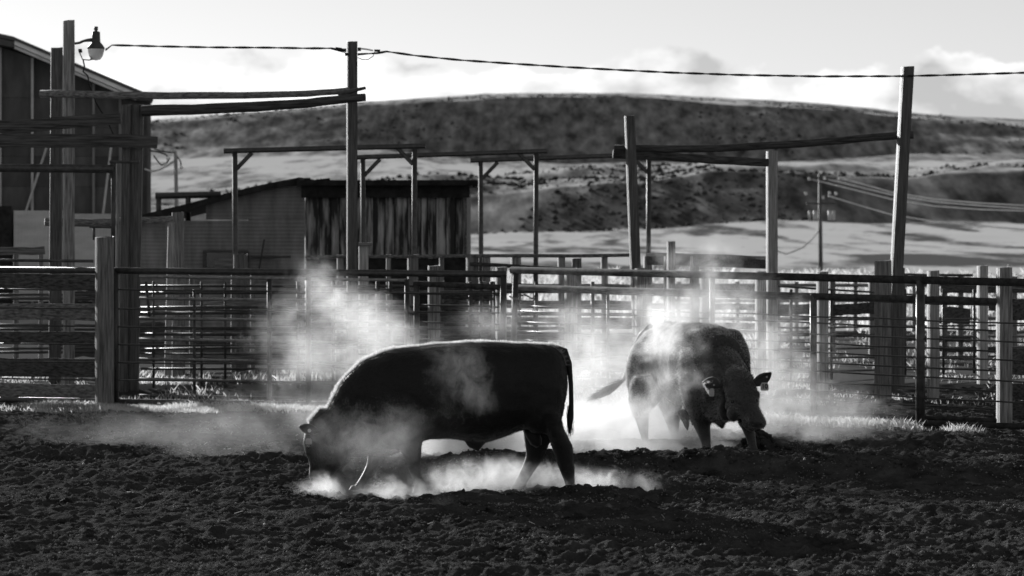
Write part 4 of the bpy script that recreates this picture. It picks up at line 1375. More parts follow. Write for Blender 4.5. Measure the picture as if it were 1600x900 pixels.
class Bull:
    """Body frame: s forward along the spine, t to the animal's right, z up; the origin on the ground."""

    def __init__(self, origin, fwd, right, scale=1.0):
        self.o = Vector(origin); self.F = Vector(fwd).normalized(); self.Rr = Vector(right).normalized()
        self.k = scale
        self.v, self.f = [], []

    def w(self, s, t, z):
        return self.o + (self.F * s + self.Rr * t) * self.k + Vector((0, 0, z * self.k))

    def d(self, s, t, z):
        return (self.F * s + self.Rr * t + Vector((0, 0, z))) * self.k

    def slices(self, rows, e=2.3):
        """rows: (s, top z, bottom z, half width[, t]) upright slices."""
        rings = []
        for r in rows:
            s, zt_, zb_, hw = r[:4]
            t = r[4] if len(r) > 4 else 0
            rings.append((self.w(s, t, (zt_ + zb_) / 2), self.d(0, hw, 0), self.d(0, 0, (zt_ - zb_) / 2), e))
        ring_mesh(self.v, self.f, rings)

    def limb(self, rows, e=2.2):
        """rows: (s, t, z, half length fore and aft, half width) level slices."""
        rings = [(self.w(s, t, z), self.d(a, 0, 0), self.d(0, b, 0), e) for s, t, z, a, b in rows]
        ring_mesh(self.v, self.f, rings)

    def path(self, rows, e=2.2, side=None):
        """rows: ((s,t,z), half across, half thick) slices square to the path; side = which way 'across' points."""
        pts = [self.w(*r[0]) for r in rows]
        rings = []
        sd_ = self.d(*(side or (0, 1, 0))).normalized()
        for i, r in enumerate(rows):
            tg = (pts[min(i + 1, len(pts) - 1)] - pts[max(i - 1, 0)]).normalized()
            u = (sd_ - tg * sd_.dot(tg)).normalized()
            v = tg.cross(u).normalized()
            rings.append((pts[i], u * r[1] * self.k, v * r[2] * self.k, e))
        ring_mesh(self.v, self.f, rings)

    def blob(self, c, a, b, h, tilt=None):
        rings = []
        for i in range(1, 10):
            ph = math.pi * i / 10
            q = math.sin(ph)
            rings.append((self.w(c[0] + (tilt[0] if tilt else 0) * math.cos(ph) * h, c[1], c[2] - math.cos(ph) * h), self.d(a * q, 0, 0), self.d(0, b * q, 0), 2.0))
        ring_mesh(self.v, self.f, rings)

    def body(self, name, mat, parent, voxel=0.016, smooth=14):
        me = bpy.data.meshes.new(name + "_raw")
        me.from_pydata(self.v, [], self.f)
        me.update()
        tmp = bpy.data.objects.new("tmp_raw", me)
        C.collection.objects.link(tmp)
        a = tmp.modifiers.new("r", "REMESH"); a.mode = "VOXEL"; a.voxel_size = voxel; a.use_smooth_shade = True
        b_ = tmp.modifiers.new("s", "SMOOTH"); b_.factor = 0.5; b_.iterations = smooth
        dg = bpy.context.evaluated_depsgraph_get()
        ev = tmp.evaluated_get(dg)
        m2 = bpy.data.meshes.new_from_object(ev)
        bpy.data.objects.remove(tmp)
        # low relief of muscle and folded hide
        n_ = len(m2.vertices)
        co = np.empty(n_ * 3, np.float32); m2.vertices.foreach_get("co", co); co = co.reshape(-1, 3)
        no = np.empty(n_ * 3, np.float32); m2.vertices.foreach_get("normal", no); no = no.reshape(-1, 3)
        h = 0.016 * fbm(co[:, 0] * 4 + co[:, 1] * 3.1, co[:, 2] * 4, 141, 3) + 0.006 * fbm(co[:, 0] * 16 + co[:, 1] * 13, co[:, 2] * 17, 143, 3)
        zl = co[:, 2] - self.o.z
        h = h * np.clip((zl - 0.25) / 0.4, 0.15, 1)
        co = co + no * h[:, None].astype(np.float32)
        off = np.array(world_loc(parent), np.float32)
        m2.vertices.foreach_set("co", (co - off).ravel().astype(np.float32))
        m2.name = name
        m2.polygons.foreach_set("use_smooth", [True] * len(m2.polygons))
        m2.update()
        m2.materials.clear()
        self.mesh = (co, m2)
        return link(name, m2, mat, parent)

    def hair(self, name, mat, parent, n, lfun, sunny=None):
        """Short tapered hairs over the coat; lfun(co local s,t,z arrays) gives their length (0 = none)."""
        co, me = self.mesh
        me.calc_loop_triangles()
        tr = np.empty(len(me.loop_triangles) * 3, np.int32); me.loop_triangles.foreach_get("vertices", tr); tr = tr.reshape(-1, 3)
        A, B_, Cc = co[tr[:, 0]], co[tr[:, 1]], co[tr[:, 2]]
        nr_ = np.cross(B_ - A, Cc - A); ar = np.linalg.norm(nr_, axis=1); nr_ /= np.maximum(ar, 1e-9)[:, None]
        o = np.array(self.o); Fv = np.array(self.F); Rv = np.array(self.Rr)
        q = ((A + B_ + Cc) / 3 - o) / self.k
        L = lfun(q @ Fv, q @ Rv, q[:, 2])
        wgt = ar * (L > 0)
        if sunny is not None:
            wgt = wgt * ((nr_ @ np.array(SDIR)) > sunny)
        i = rng.choice(len(tr), n, p=wgt / wgt.sum())
        u = rng.random(n); v = rng.random(n); fl = u + v > 1; u[fl] = 1 - u[fl]; v[fl] = 1 - v[fl]
        p = A[i] + (B_[i] - A[i]) * u[:, None] + (Cc[i] - A[i]) * v[:, None]
        nn = nr_[i]; l = L[i] * (0.5 + 0.9 * rng.random(n))
        lay = -Fv * 0.8 + np.array([0, 0, -0.5])
        dr = nn * 0.9 + lay * 0.6 + rng.normal(0, 0.35, (n, 3))
        dr /= np.linalg.norm(dr, axis=1)[:, None]
        sdv = np.cross(dr, rng.normal(0, 1, (n, 3))); sdv /= np.linalg.norm(sdv, axis=1)[:, None]
        wd = (0.0012 + 0.0012 * rng.random(n))[:, None]
        bs = p - nn * 0.004
        V = np.stack([bs - sdv * wd, bs + sdv * wd, p + dr * l[:, None] + np.array([0, 0, 0])], 1)
        off = np.array(world_loc(parent))
        ob = np_mesh(name, V.reshape(-1, 3) - off, np.arange(n * 3).reshape(-1, 3), mat, parent=parent, kind="stuff")
        return ob

    def ear(self, root, tip, up, width, mat, parent, cup=0.3):
        """A cupped, leaf-shaped ear from root to tip (body coordinates)."""
        a, b = self.w(*root), self.w(*tip)
        ax = b - a; Ln = ax.length; ax.normalize()
        u = self.d(*up).normalized(); u = (u - ax * u.dot(ax)).normalized()
        w_ = ax.cross(u).normalized()
        prof = [(0, 0.34), (0.15, 0.62), (0.35, 0.95), (0.55, 1.0), (0.75, 0.78), (0.9, 0.42), (1.0, 0.10)]
        m = MB(); V = []; nx_ = 7
        for layer in (0, 1):
            for t, wd in prof:
                for j in range(nx_):
                    q = j / (nx_ - 1) * 2 - 1
                    dep = cup * width * (q * q - 0.4) * (0.5 + wd / 2)
                    V.append(a + ax * (t * Ln) + u * (q * wd * width / 2) + w_ * (dep + (0.006 if layer else -0.006) * self.k))
        k = len(prof); F_ = []
        for L in (0, 1):
            for i in range(k - 1):
                for j in range(nx_ - 1):
                    q = L * k * nx_ + i * nx_ + j
                    f_ = (q, q + 1, q + nx_ + 1, q + nx_)
                    F_.append(f_ if L else f_[::-1])
        for i in range(k - 1):
            for j in (0, nx_ - 1):
                q = i * nx_ + j; r = k * nx_ + q
                F_.append((q, q + nx_, r + nx_, r))
        for j in range(nx_ - 1):
            for i in (0, k - 1):
                q = i * nx_ + j; r = k * nx_ + q
                F_.append((q, r, r + 1, q + 1))
        m.add(V, F_)
        return m.build("ear", mat, parent, smooth=True)


# trunk of the near bull, read off its outline: (pixel column, top row, bottom row, half width)
TR = [(886, 578, 610, .06), (884, 563, 632, .13), (879, 551, 652, .19), (869, 541, 672, .25), (857, 537, 680, .28), (840, 536, 676, .30), (822, 536, 672, .31), (805, 537, 676, .32), (785, 536, 684, .34),
      (760, 535, 691, .365), (727, 534, 689, .385), (700, 536, 685, .39), (673, 539, 686, .38), (650, 542, 692, .36), (628, 543, 706, .34), (607, 547, 713, .32),
      (592, 552, 713, .30), (578, 557, 712, .27), (563, 565, 710, .24), (548, 580, 712, .215), (533, 597, 716, .19), (518, 624, 716, .165), (506, 648, 706, .13)]


def bs_(px):
    return (700 - px) / 167.7


def bzz(py, base=770):
    return (base - py) / 167.7


def trunk_rows(kw=1.0):
    return [(bs_(a), bzz(b), bzz(c), d * kw) for a, b, c, d in TR]


ND = 26.5
near = empty("bull", (X(700, ND), ND, gz(X(700, ND), ND)), "black bull in side view with its muzzle down in the dust", "bull")
bo = (X(700, ND), ND, Z(770, ND))
nb = Bull(bo, (-1, 0, 0), (0, 1, 0))
nb.slices(trunk_rows())
# poll and head, hanging almost straight down
nb.path([((bs_(520), 0, bzz(648)), .13, .14), ((bs_(508), 0, bzz(668)), .14, .17), ((bs_(505), 0, bzz(688)), .135, .185), ((bs_(507), 0, bzz(705)), .125, .185),
         ((bs_(508), 0, bzz(722)), .11, .16), ((bs_(501), 0, bzz(737)), .095, .115), ((bs_(496), 0, bzz(748)), .09, .085), ((bs_(496), 0, bzz(756)), .06, .06)], e=2.3)
nb.blob((bs_(528), 0, bzz(705)), .13, .12, .16)                      # jowl and throat
nb.blob((bs_(560), 0, bzz(702)), .10, .09, .09)                      # brisket folds
nb.blob((bs_(742), 0, bzz(690)), .09, .06, .075, None)               # sheath
nb.path([((bs_(743), 0, bzz(686)), .06, .10), ((bs_(746), 0, bzz(698)), .035, .045), ((bs_(747), 0, bzz(707)), .012, .014)])
nb.blob((bs_(618), 0.17, bzz(640)), .26, .17, .38); nb.blob((bs_(618), -0.17, bzz(640)), .26, .17, .38)     # shoulders
nb.blob((bs_(842), 0.15, bzz(615)), .23, .17, .38); nb.blob((bs_(842), -0.15, bzz(615)), .23, .17, .38)     # haunches


def leg_px(B, rows, t, tw=0.0):
    """rows: (front column, back column, row, half width across)"""
    k = len(rows)
    B.limb([(bs_((a + b) / 2), t + tw * i / (k - 1), bzz(y), abs(b - a) / 2 / 167.7, hw) for i, (a, b, y, hw) in enumerate(rows)])


# far foreleg reaching forward, near foreleg upright, hind legs
leg_px(nb, [(575, 640, 665, .13), (574, 622, 692, .105), (573, 606, 712, .085), (571, 592, 728, .07), (565, 584, 742, .062), (557, 573, 755, .05), (551, 567, 763, .052), (545, 566, 771, .06)], 0.17, 0.02)
leg_px(nb, [(612, 668, 665, .14), (622, 661, 690, .11), (632, 659, 712, .09), (640, 658, 733, .072), (645, 661, 744, .065), (648, 659, 755, .05), (645, 659, 765, .052), (640, 661, 777, .062)], -0.17, -0.02)
leg_px(nb, [(815, 880, 655, .14), (818, 869, 680, .11), (821, 858, 698, .09), (822, 852, 714, .072), (817, 843, 729, .06), (810, 833, 744, .048), (803, 824, 757, .046), (797, 822, 769, .055)], 0.17, 0.03)
leg_px(nb, [(842, 876, 640, .16), (850, 880, 665, .13), (861, 894, 693, .10), (868, 896, 716, .08), (874, 898, 733, .07), (880, 898, 748, .05), (884, 898, 762, .047), (881, 903, 777, .056)], -0.17, -0.02)
nb.body("body", M_FUR, near)
nb.hair("coat", M_HAIRD, near, 30000, lambda s, t, z: np.where(z < 0.25, 0.0, 0.014 + 0.02 * np.clip((s - 0.7) / 0.3, 0, 1) * (z > 0.8)))
top_ = lambda s: np.interp(s, [-1.15, -1.0, 0.3, 0.55, 0.8, 0.95, 1.1], [1.15, 1.36, 1.37, 1.30, 1.13, 0.98, 0.70])
nb.hair("rim_light_back_hair", M_HAIR, near, 36000, lambda s, t, z: np.where((z > top_(s) - 0.03) & (t > -0.06), 0.022 + 0.016 * (s > 0.5) + 0.02 * (s < -0.92) + 0.012 * fbm(s * 9, t * 9, 151, 2), 0.0))  # pale strands along the topline only, standing in for backlight
nb.hair("rim_light_edge_hair", M_HAIR, near, 15000, lambda s, t, z: np.where((z > 0.06) & (z < 0.85), 0.015, 0.0), sunny=0.70)  # pale strands on sun-facing edges only: rim light painted as colour
nb.ear((bs_(500), -0.13, bzz(672)), (bs_(471), -0.22, bzz(663)), (0, 0.35, 1), 0.105, M_FUR, near)
nb.ear((bs_(500), 0.13, bzz(672)), (bs_(482), 0.30, bzz(668)), (0, -0.3, 1), 0.105, M_FUR, near)


def lobes(B, name, rows, mat, parent, e=2.0):
    v0, f0 = B.v, B.f
    B.v, B.f = [], []
    for kind_, arg in rows:
        getattr(B, kind_)(*arg)
    m = MB(); m.add(B.v, B.f)
    o = m.build(name, mat, parent, smooth=True)
    B.v, B.f = v0, f0
    return o


lobes(nb, "scrotum", [("path", ([((bs_(828), -.02, bzz(664)), .05, .06), ((bs_(832), -.02, bzz(678)), .07, .065), ((bs_(838), -.02, bzz(690)), .075, .06), ((bs_(842), -.02, bzz(697)), .04, .03)],))], M_FUR, near)
lobes(nb, "tail", [("path", ([((bs_(868), 0, bzz(545)), .05, .04), ((bs_(882), -.01, bzz(549)), .04, .035), ((bs_(889), -.03, bzz(568)), .030, .027), ((bs_(892), -.03, bzz(600)), .022, .021), ((bs_(892.5), -.03, bzz(630)), .020, .022),
                              ((bs_(891), -.03, bzz(650)), .030, .032), ((bs_(890), -.03, bzz(664)), .022, .026), ((bs_(890), -.03, bzz(677)), .004, .004)],))], M_FUR, near)
n = 260
m = MB()
for i in range(n):
    z = random.uniform(628, 672)
    a = nb.w(bs_(890.5) + random.gauss(0, .014), -0.03 + random.gauss(0, .014), bzz(z))
    m.add([a, a + Vector((.003, 0, 0)), a + Vector((random.gauss(-.004, .012), random.gauss(0, .01), -random.uniform(.05, .11)))], [(0, 1, 2)])
m.build("tail_tuft", M_HAIRD, near)["kind"] = "stuff"
for a, t, z in ((478, -0.10, 692), (478, 0.10, 692)):
    lobes(nb, "eye", [("blob", ((bs_(a + 6), t * 1.22, bzz(z + 5)), .022, .016, .02))], M_EYE, near)
for (a, b, t, y) in ((544, 566, .19, 771), (639, 661, -.19, 777), (796, 822, .20, 769), (880, 904, -.19, 777)):
    lobes(nb, "hoof", [("limb", ([(bs_((a + b) / 2), t, bzz(y - 9), .05, .05), (bs_((a + b) / 2 - 1), t, bzz(y - 3), .064, .058), (bs_((a + b) / 2 - 2), t, bzz(y + 2), .072, .062)],))], M_HOOF, near)


def tag_disc(B, c, nrm, r, mat, parent, name, text=None, w=None, h=None):
    """A flat plastic tag (round, or w by h with cut corners) at body point c facing nrm."""
    o = B.w(*c); nn = Vector(nrm).normalized()
    up = Vector((0, 0, 1)); u = up.cross(nn).normalized(); v = nn.cross(u).normalized()
    pts = []
    if w:
        for a, b in ((-.5, .2), (-.28, .5), (.28, .5), (.5, .2), (.5, -.38), (.38, -.5), (-.38, -.5), (-.5, -.38)):
            pts.append(u * (a * w) + v * (b * h))
    else:
        for j in range(14):
            g = 2 * math.pi * j / 14
            pts.append(u * (math.cos(g) * r) + v * (math.sin(g) * r))
    k = len(pts)
    V = [o + q + nn * 0.003 for q in pts] + [o + q - nn * 0.003 for q in pts]
    F_ = [tuple(range(k)), tuple(range(2 * k - 1, k - 1, -1))] + [(i, i + k, (i + 1) % k + k, (i + 1) % k) for i in range(k)]
    ob = MB().add(V, F_).build(name, mat, parent)
    if text:
        cu = bpy.data.curves.new("number", "FONT"); cu.body = text; cu.size = h * 0.78; cu.align_x = "CENTER"; cu.align_y = "CENTER"; cu.extrude = 0.001; cu.offset = 0.002
        cu.materials.append(M_BLACK)
        tmp = bpy.data.objects.new("number_curve", cu); C.collection.objects.link(tmp)
        m2 = bpy.data.meshes.new_from_object(tmp.evaluated_get(bpy.context.evaluated_depsgraph_get()))
        bpy.data.objects.remove(tmp)
        tx = bpy.data.objects.new("number", m2); C.collection.objects.link(tx)
        tx.parent = ob
        tx.location = o + nn * 0.0045 - world_loc(parent)
        mm = Matrix((u, v, nn)).transposed()
        tx.rotation_euler = mm.to_euler()
    return ob


tag_disc(nb, (bs_(486), -0.212, bzz(670)), (-0.25, -1, 0.1), 0.017, M_TAG, near, "button_tag")
tag_disc(nb, (bs_(484.5), -0.205, bzz(687)), (-0.2, -1, 0.05), 0, M_TAG, near, "ear_tag", None, 0.062, 0.055)

# the far bull, three-quarter view, head low and turned to the right
FD = 31.1
fo = Vector((1.98, 31.1, 0)); fo.z = gz(2.0, 31.1) - 0.01
Fv = Vector((0.334, -0.943, 0)); Rv = Vector((-0.943, -0.334, 0))
far = empty("bull", fo, "dusty dark bull facing the camera with lowered head and tagged ears", "bull")
fb = Bull(fo + Fv * 0.13, Fv, Rv, 0.96)
rows_ = []
for (a, b, c, d) in TR[:-6]:
    s = bs_(a)
    rows_.append((s, bzz(b), bzz(c), d * (1.04 - 0.12 * math.exp(-((s + 0.25) / 0.28) ** 2))))
rows_ += [(0.76, 1.28, 0.42, .27)]
rows_ = [(r[0], r[1] + 0.05 * math.exp(-((r[0] - 0.45) / 0.4) ** 2)) + tuple(r[2:]) for r in rows_]
fb.slices(rows_)


def fl(px, py, d):
    """Photograph point at distance d in the far bull's body coordinates."""
    q = (P(px, py, d) - fb.o) / fb.k
    return (q.dot(Fv), q.dot(Rv), q.z)


fside = None
acr = (Vector((1, 0.28, 0)))                # across the face as the camera sees it
side_b = (acr.dot(Fv), acr.dot(Rv), 0)
hp = [(1148, 584, 30.0, .12, .13), (1152, 594, 29.9, .165, .17), (1156, 609, 29.80, .175, .19), (1162, 626, 29.70, .165, .18), (1168, 638, 29.62, .128, .15), (1174, 648, 29.57, .098, .12), (1180, 657, 29.52, .104, .105), (1184, 664, 29.50, .104, .09), (1184, 670, 29.49, .075, .055)]
fb.path([(fl(a, b, c), r1_, r2_) for a, b, c, r1_, r2_ in hp], e=2.4, side=side_b)
fb.blob(fl(1149, 634, 29.85), .12, .12, .12); fb.blob(fl(1141, 617, 29.68), .06, .06, .045); fb.blob(fl(1181, 615, 29.64), .06, .06, .045); fb.blob(fl(1146, 646, 29.72), .09, .08, .10)                          # jowl
fb.path([(fl(1100, 622, 30.6), .20, .22), (fl(1114, 633, 30.4), .15, .19), (fl(1126, 641, 30.2), .10, .16), (fl(1138, 640, 30.0), .10, .12)], side=side_b)
fb.path([(fl(1120, 640, 30.25), .09, .12), (fl(1125, 655, 30.25), .075, .09), (fl(1128, 666, 30.25), .04, .045), (fl(1129, 671, 30.25), .02, .02)], side=side_b)
fb.blob(fl(1187, 660, 29.45), .05, .05, .045); fb.blob(fl(1175, 658, 29.45), .05, .05, .045); fb.path([(fl(1162, 657, 29.62), .06, .05), (fl(1172, 666, 29.58), .07, .05), (fl(1179, 673, 29.55), .045, .03)], side=side_b)                                            # dewlap
fb.path([(fl(1088, 566, 30.9), .36, .37), (fl(1106, 572, 30.6), .33, .36), (fl(1122, 581, 30.38), .29, .335), (fl(1137, 590, 30.15), .235, .27), (fl(1150, 598, 29.98), .19, .20)], side=side_b)                         # neck crest
fb.blob((0.46, 0.22, 0.88), .25, .20, .50); fb.blob((0.46, -0.22, 0.88), .25, .20, .50)
fb.blob((-0.88, 0.20, 0.88), .28, .20, .44); fb.blob((-0.88, -0.20, 0.88), .28, .20, .44)


def leg_far(pts, hw):
    """pts: (pixel column, row, distance, half width across in m, half width along in m)"""
    rows = [fl(a, b, c) + (e1, e2) for a, b, c, e1, e2 in pts]
    rings = []
    for s, t, z, e1, e2 in rows:
        rings.append((fb.w(s, t, z), Vector((1, 0, 0)) * e1, Vector((0, 1, 0)) * e2, 2.2))
    ring_mesh(fb.v, fb.f, rings)


leg_far([(1092, 630, 30.5, .15, .16), (1094, 652, 30.5, .115, .13), (1097, 668, 30.5, .09, .10), (1101, 682, 30.48, .068, .078), (1103, 691, 30.46, .058, .066), (1104, 700, 30.45, .050, .055), (1104, 707, 30.43, .056, .062), (1104, 713, 30.40, .062, .075)], 0)
leg_far([(1163, 640, 30.15, .12, .15), (1166, 660, 30.15, .085, .11), (1170, 674, 30.15, .065, .08), (1173, 684, 30.14, .058, .068), (1175, 694, 30.13, .050, .055), (1177, 703, 30.12, .056, .062), (1179, 711, 30.08, .064, .075)], 0)
fb.blob(fl(1011, 583, 31.75), .27, .24, .42)
leg_far([(1013, 585, 31.6, .17, .22), (1004, 612, 31.62, .15, .20), (1000, 628, 31.65, .125, .18), (1000, 642, 31.7, .10, .15), (1003, 655, 31.78, .078, .11), (1005, 668, 31.82, .062, .08), (1007, 682, 31.78, .048, .058), (1009, 694, 31.72, .050, .055), (1010, 705, 31.68, .060, .072)], 0)
leg_far([(1046, 610, 32.1, .18, .22), (1047, 632, 32.15, .14, .18), (1049, 648, 32.2, .105, .14), (1051, 662, 32.28, .08, .10), (1053, 674, 32.28, .060, .07), (1055, 686, 32.22, .050, .055), (1056, 697, 32.15, .060, .072)], 0)
fb.path([(fl(1066, 640, 31.0), .08, .09), (fl(1071, 655, 31.0), .05, .055), (fl(1073, 666, 31.0), .035, .035), (fl(1075, 675, 31.0), .015, .015)])
fb.body("body", M_FUR2, far, smooth=24)
fb.hair("coat", M_HAIR2, far, 150000, lambda s, t, z: np.where((z < 0.30) | (rng.random(len(s)) < np.clip((s - 0.30 + 0.6 * (1.30 - z) + 0.5 * fbm(s * 3, z * 3, 155, 2)) / 0.6, 0, 1)), 0.0, 0.014 + 0.010 * np.clip((z - 1.0) / 0.3, 0, 1)))  # pale strands thin out forwards: the sunlit rear painted by hair colour
fb.hair("front_hair", M_HAIRD, far, 30000, lambda s, t, z: np.where((z < 0.3) | (s < 0.3), 0.0, 0.020))


def ear_w(root, tip, up, width, mat):
    return fb.ear(root, tip, up, width, mat, far, cup=0.45)


uz = (0.2, 0, 1)
ear_w(fl(1128, 604, 29.85), fl(1098, 600, 29.75), (0.5, 0.2, 1), 0.155, M_FUR2)
ear_w(fl(1176, 600, 29.75), fl(1205, 582, 29.70), (0.5, -0.3, 1), 0.13, M_FUR2)
# pale hair lining the left ear's rim
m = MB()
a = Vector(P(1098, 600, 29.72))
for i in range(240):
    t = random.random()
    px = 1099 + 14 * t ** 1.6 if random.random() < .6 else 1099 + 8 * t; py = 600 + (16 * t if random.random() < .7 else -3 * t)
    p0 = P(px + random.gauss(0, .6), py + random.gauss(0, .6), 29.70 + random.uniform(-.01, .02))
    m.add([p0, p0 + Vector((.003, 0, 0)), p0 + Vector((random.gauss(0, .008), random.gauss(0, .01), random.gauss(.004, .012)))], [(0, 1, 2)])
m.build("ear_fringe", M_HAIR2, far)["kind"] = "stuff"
c1 = fl(1112, 613, 29.60); c2 = fl(1194.5, 604, 29.53)
tag_disc(fb, c1, (-0.25, -1, 0.15), 0, M_TAG, far, "ear_tag", None, 0.055, 0.085)
tag_disc(fb, c2, (0.2, -1, 0.1), 0, M_TAG, far, "ear_tag", "10", 0.088, 0.085)
tag_disc(fb, fl(1198, 589, 29.62), (0.2, -1, 0.1), 0.010, M_TAG, far, "button_tag")
tag_disc(fb, fl(1115.5, 601.5, 29.66), (-0.2, -1, 0.1), 0.009, M_TAG, far, "button_tag")
for px, py, d in ((1144, 628, 29.555), (1181, 626, 29.56)):
    c = fl(px, py, d + 0.02)
    lobes(fb, "eye", [("blob", (c, .022, .022, .018))], M_EYE, far)
for px, py in ((1177, 664), (1190, 663)):
    lobes(fb, "nostril", [("blob", (fl(px, py, 29.405), .014, .014, .010))], M_EYE, far)
lobes(fb, "tail", [("path", ([(fl(1018, 511, 32.0), .05, .04), (fl(1003, 524, 32.15), .045, .04), (fl(990, 548, 32.2), .034, .03), (fl(982, 575, 32.2), .026, .025), (fl(975, 592, 32.2), .022, .022), (fl(963, 603, 32.15), .030, .028), (fl(950, 611, 32.1), .048, .036), (fl(938, 618, 32.1), .034, .026), (fl(925, 623, 32.1), .005, .005)],))], M_FUR2, far)
m = MB()
for i in range(500):
    t = random.random()
    p0 = P(972 - 40 * t, 595 + 24 * t + random.gauss(0, 2.0), 32.1 + random.gauss(0, .03))
    m.add([p0, p0 + Vector((0, 0, .005)), p0 + Vector((-random.uniform(.05, .16), random.gauss(0, .02), -random.uniform(.02, .10)))], [(0, 1, 2)])
m.build("tail_tuft", M_HAIRD, far)["kind"] = "stuff"
for px, py, d, sx in ((1104, 711, 30.38, 1), (1180, 710, 30.05, 1), (1010, 704, 31.65, 1), (1056, 696, 32.12, 1)):
    c = P(px, py, d)
    m = MB(); V = []
    nn_ = 14
    for r, z in ((.052, .055), (.064, .03), (.072, -.02)):
        for j in range(nn_):
            g = 2 * math.pi * j / nn_
            V.append((c.x + r * math.cos(g), c.y + r * 1.15 * math.sin(g) - (.02 if z < 0 else 0), c.z + z))
    F_ = [(i * nn_ + j, i * nn_ + (j + 1) % nn_, (i + 1) * nn_ + (j + 1) % nn_, (i + 1) * nn_ + j) for i in range(2) for j in range(nn_)] + [tuple(range(nn_))]
    m.add(V, F_); m.build("hoof", M_HOOF, far, smooth=True)


# ------------------------------------------------------------------ dust in the air, each puff where the hooves raised it
def dust_mat(dens, nscale, lo, hi, aniso, stretch=(1, 1, 1), seed=0.0, power=1.0):
    m = bpy.data.materials.new("dust")
    m.use_nodes = True
    t = m.node_tree
    for n in list(t.nodes):
        t.nodes.remove(n)
    o = NN(t, "ShaderNodeOutputMaterial")
    pv = NN(t, "ShaderNodeVolumePrincipled")
    pv.inputs["Color"].default_value = (0.93, 0.93, 0.93, 1)
    pv.inputs["Anisotropy"].default_value = aniso
    t.links.new(pv.outputs[0], o.inputs["Volume"])
    g = NN(t, "ShaderNodeTexCoord")
    geo = NN(t, "ShaderNodeNewGeometry")
    ln = NN(t, "ShaderNodeVectorMath", operation="LENGTH")
    wn_ = NN(t, "ShaderNodeTexNoise"); wn_.inputs["Scale"].default_value = 1.3; wn_.inputs["Detail"].default_value = 4; wn_.inputs["Roughness"].default_value = 0.6
    t.links.new(geo.outputs["Position"], wn_.inputs[0])
    sb_ = NN(t, "ShaderNodeVectorMath", operation="SUBTRACT"); sb_.inputs[1].default_value = (0.5, 0.5, 0.5)
    t.links.new(wn_.outputs["Color"], sb_.inputs[0])
    sc_ = NN(t, "ShaderNodeVectorMath", operation="SCALE"); sc_.inputs["Scale"].default_value = 1.7
    t.links.new(sb_.outputs[0], sc_.inputs[0])
    av_ = NN(t, "ShaderNodeVectorMath", operation="ADD")
    t.links.new(g.outputs["Object"], av_.inputs[0]); t.links.new(sc_.outputs[0], av_.inputs[1])
    t.links.new(av_.outputs[0], ln.inputs[0])
    l0 = NN(t, "ShaderNodeVectorMath", operation="LENGTH")
    t.links.new(g.outputs["Object"], l0.inputs[0])
    e2 = NN(t, "ShaderNodeMapRange"); e2.interpolation_type = "SMOOTHSTEP"
    e2.inputs["From Min"].default_value = 0.65; e2.inputs["From Max"].default_value = 1.0; e2.inputs["To Min"].default_value = 1.0; e2.inputs["To Max"].default_value = 0.0
    t.links.new(l0.outputs["Value"], e2.inputs[0])
    mpn = NN(t, "ShaderNodeMapping"); mpn.inputs["Scale"].default_value = stretch; mpn.inputs["Location"].default_value = (seed, seed * 0.7, seed * 1.3)
    t.links.new(geo.outputs["Position"], mpn.inputs[0])
    n = NN(t, "ShaderNodeTexNoise"); n.inputs["Scale"].default_value = nscale; n.inputs["Detail"].default_value = 6; n.inputs["Roughness"].default_value = 0.68; n.inputs["Distortion"].default_value = 1.6
    t.links.new(mpn.outputs[0], n.inputs[0])
    r = NN(t, "ShaderNodeMapRange"); r.interpolation_type = "SMOOTHSTEP"
    # the puff thins towards its edge, and the noise eats into it there
    fo_ = NN(t, "ShaderNodeMapRange"); fo_.inputs["From Min"].default_value = 0.0; fo_.inputs["From Max"].default_value = 1.0
    fo_.inputs["To Min"].default_value = 0.22; fo_.inputs["To Max"].default_value = -0.22
    t.links.new(ln.outputs["Value"], fo_.inputs[0])
    ad_ = NN(t, "ShaderNodeMath", operation="ADD")
    t.links.new(n.outputs[0], ad_.inputs[0]); t.links.new(fo_.outputs[0], ad_.inputs[1])
    r.inputs["From Min"].default_value = lo; r.inputs["From Max"].default_value = hi; r.inputs["To Min"].default_value = 0; r.inputs["To Max"].default_value = dens
    t.links.new(ad_.outputs[0], r.inputs[0])
    # and dies away smoothly at its outer edge
    e1 = NN(t, "ShaderNodeMapRange"); e1.interpolation_type = "SMOOTHSTEP"
    e1.inputs["From Min"].default_value = 0.25; e1.inputs["From Max"].default_value = 1.0; e1.inputs["To Min"].default_value = 1.0; e1.inputs["To Max"].default_value = 0.0
    t.links.new(ln.outputs["Value"], e1.inputs[0])
    mu_ = NN(t, "ShaderNodeMath", operation="MULTIPLY")
    t.links.new(r.outputs[0], mu_.inputs[0]); t.links.new(e1.outputs[0], mu_.inputs[1])
    mv_ = NN(t, "ShaderNodeMath", operation="MULTIPLY")
    t.links.new(mu_.outputs[0], mv_.inputs[0]); t.links.new(e2.outputs[0], mv_.inputs[1])
    t.links.new(mv_.outputs[0], pv.inputs["Density"])
    return m


def puff(label, px, py, d, rx, ry, rz_, dens, nscale=2.2, lo=0.35, hi=0.85, tilt=0.0, aniso=0.45, stretch=(1, 1, 1)):
    V = IV * 1.26
    me = bpy.data.meshes.new("dust_cloud")
    # a finer ball so that its outline never shows
    F0 = [tuple(q) for q in IF]
    me.from_pydata([tuple(q) for q in V], [], F0)
    me.materials.append(dust_mat(dens, nscale, lo, hi, aniso, stretch, seed=0.0))
    o = bpy.data.objects.new("dust_cloud", me)
    C.collection.objects.link(o)
    o.location = P(px, py, d)
    o.scale = (rx, ry, rz_)
    o.rotation_euler = (0, R(tilt), 0)
    o["kind"] = "stuff"; o["label"] = label
    return o


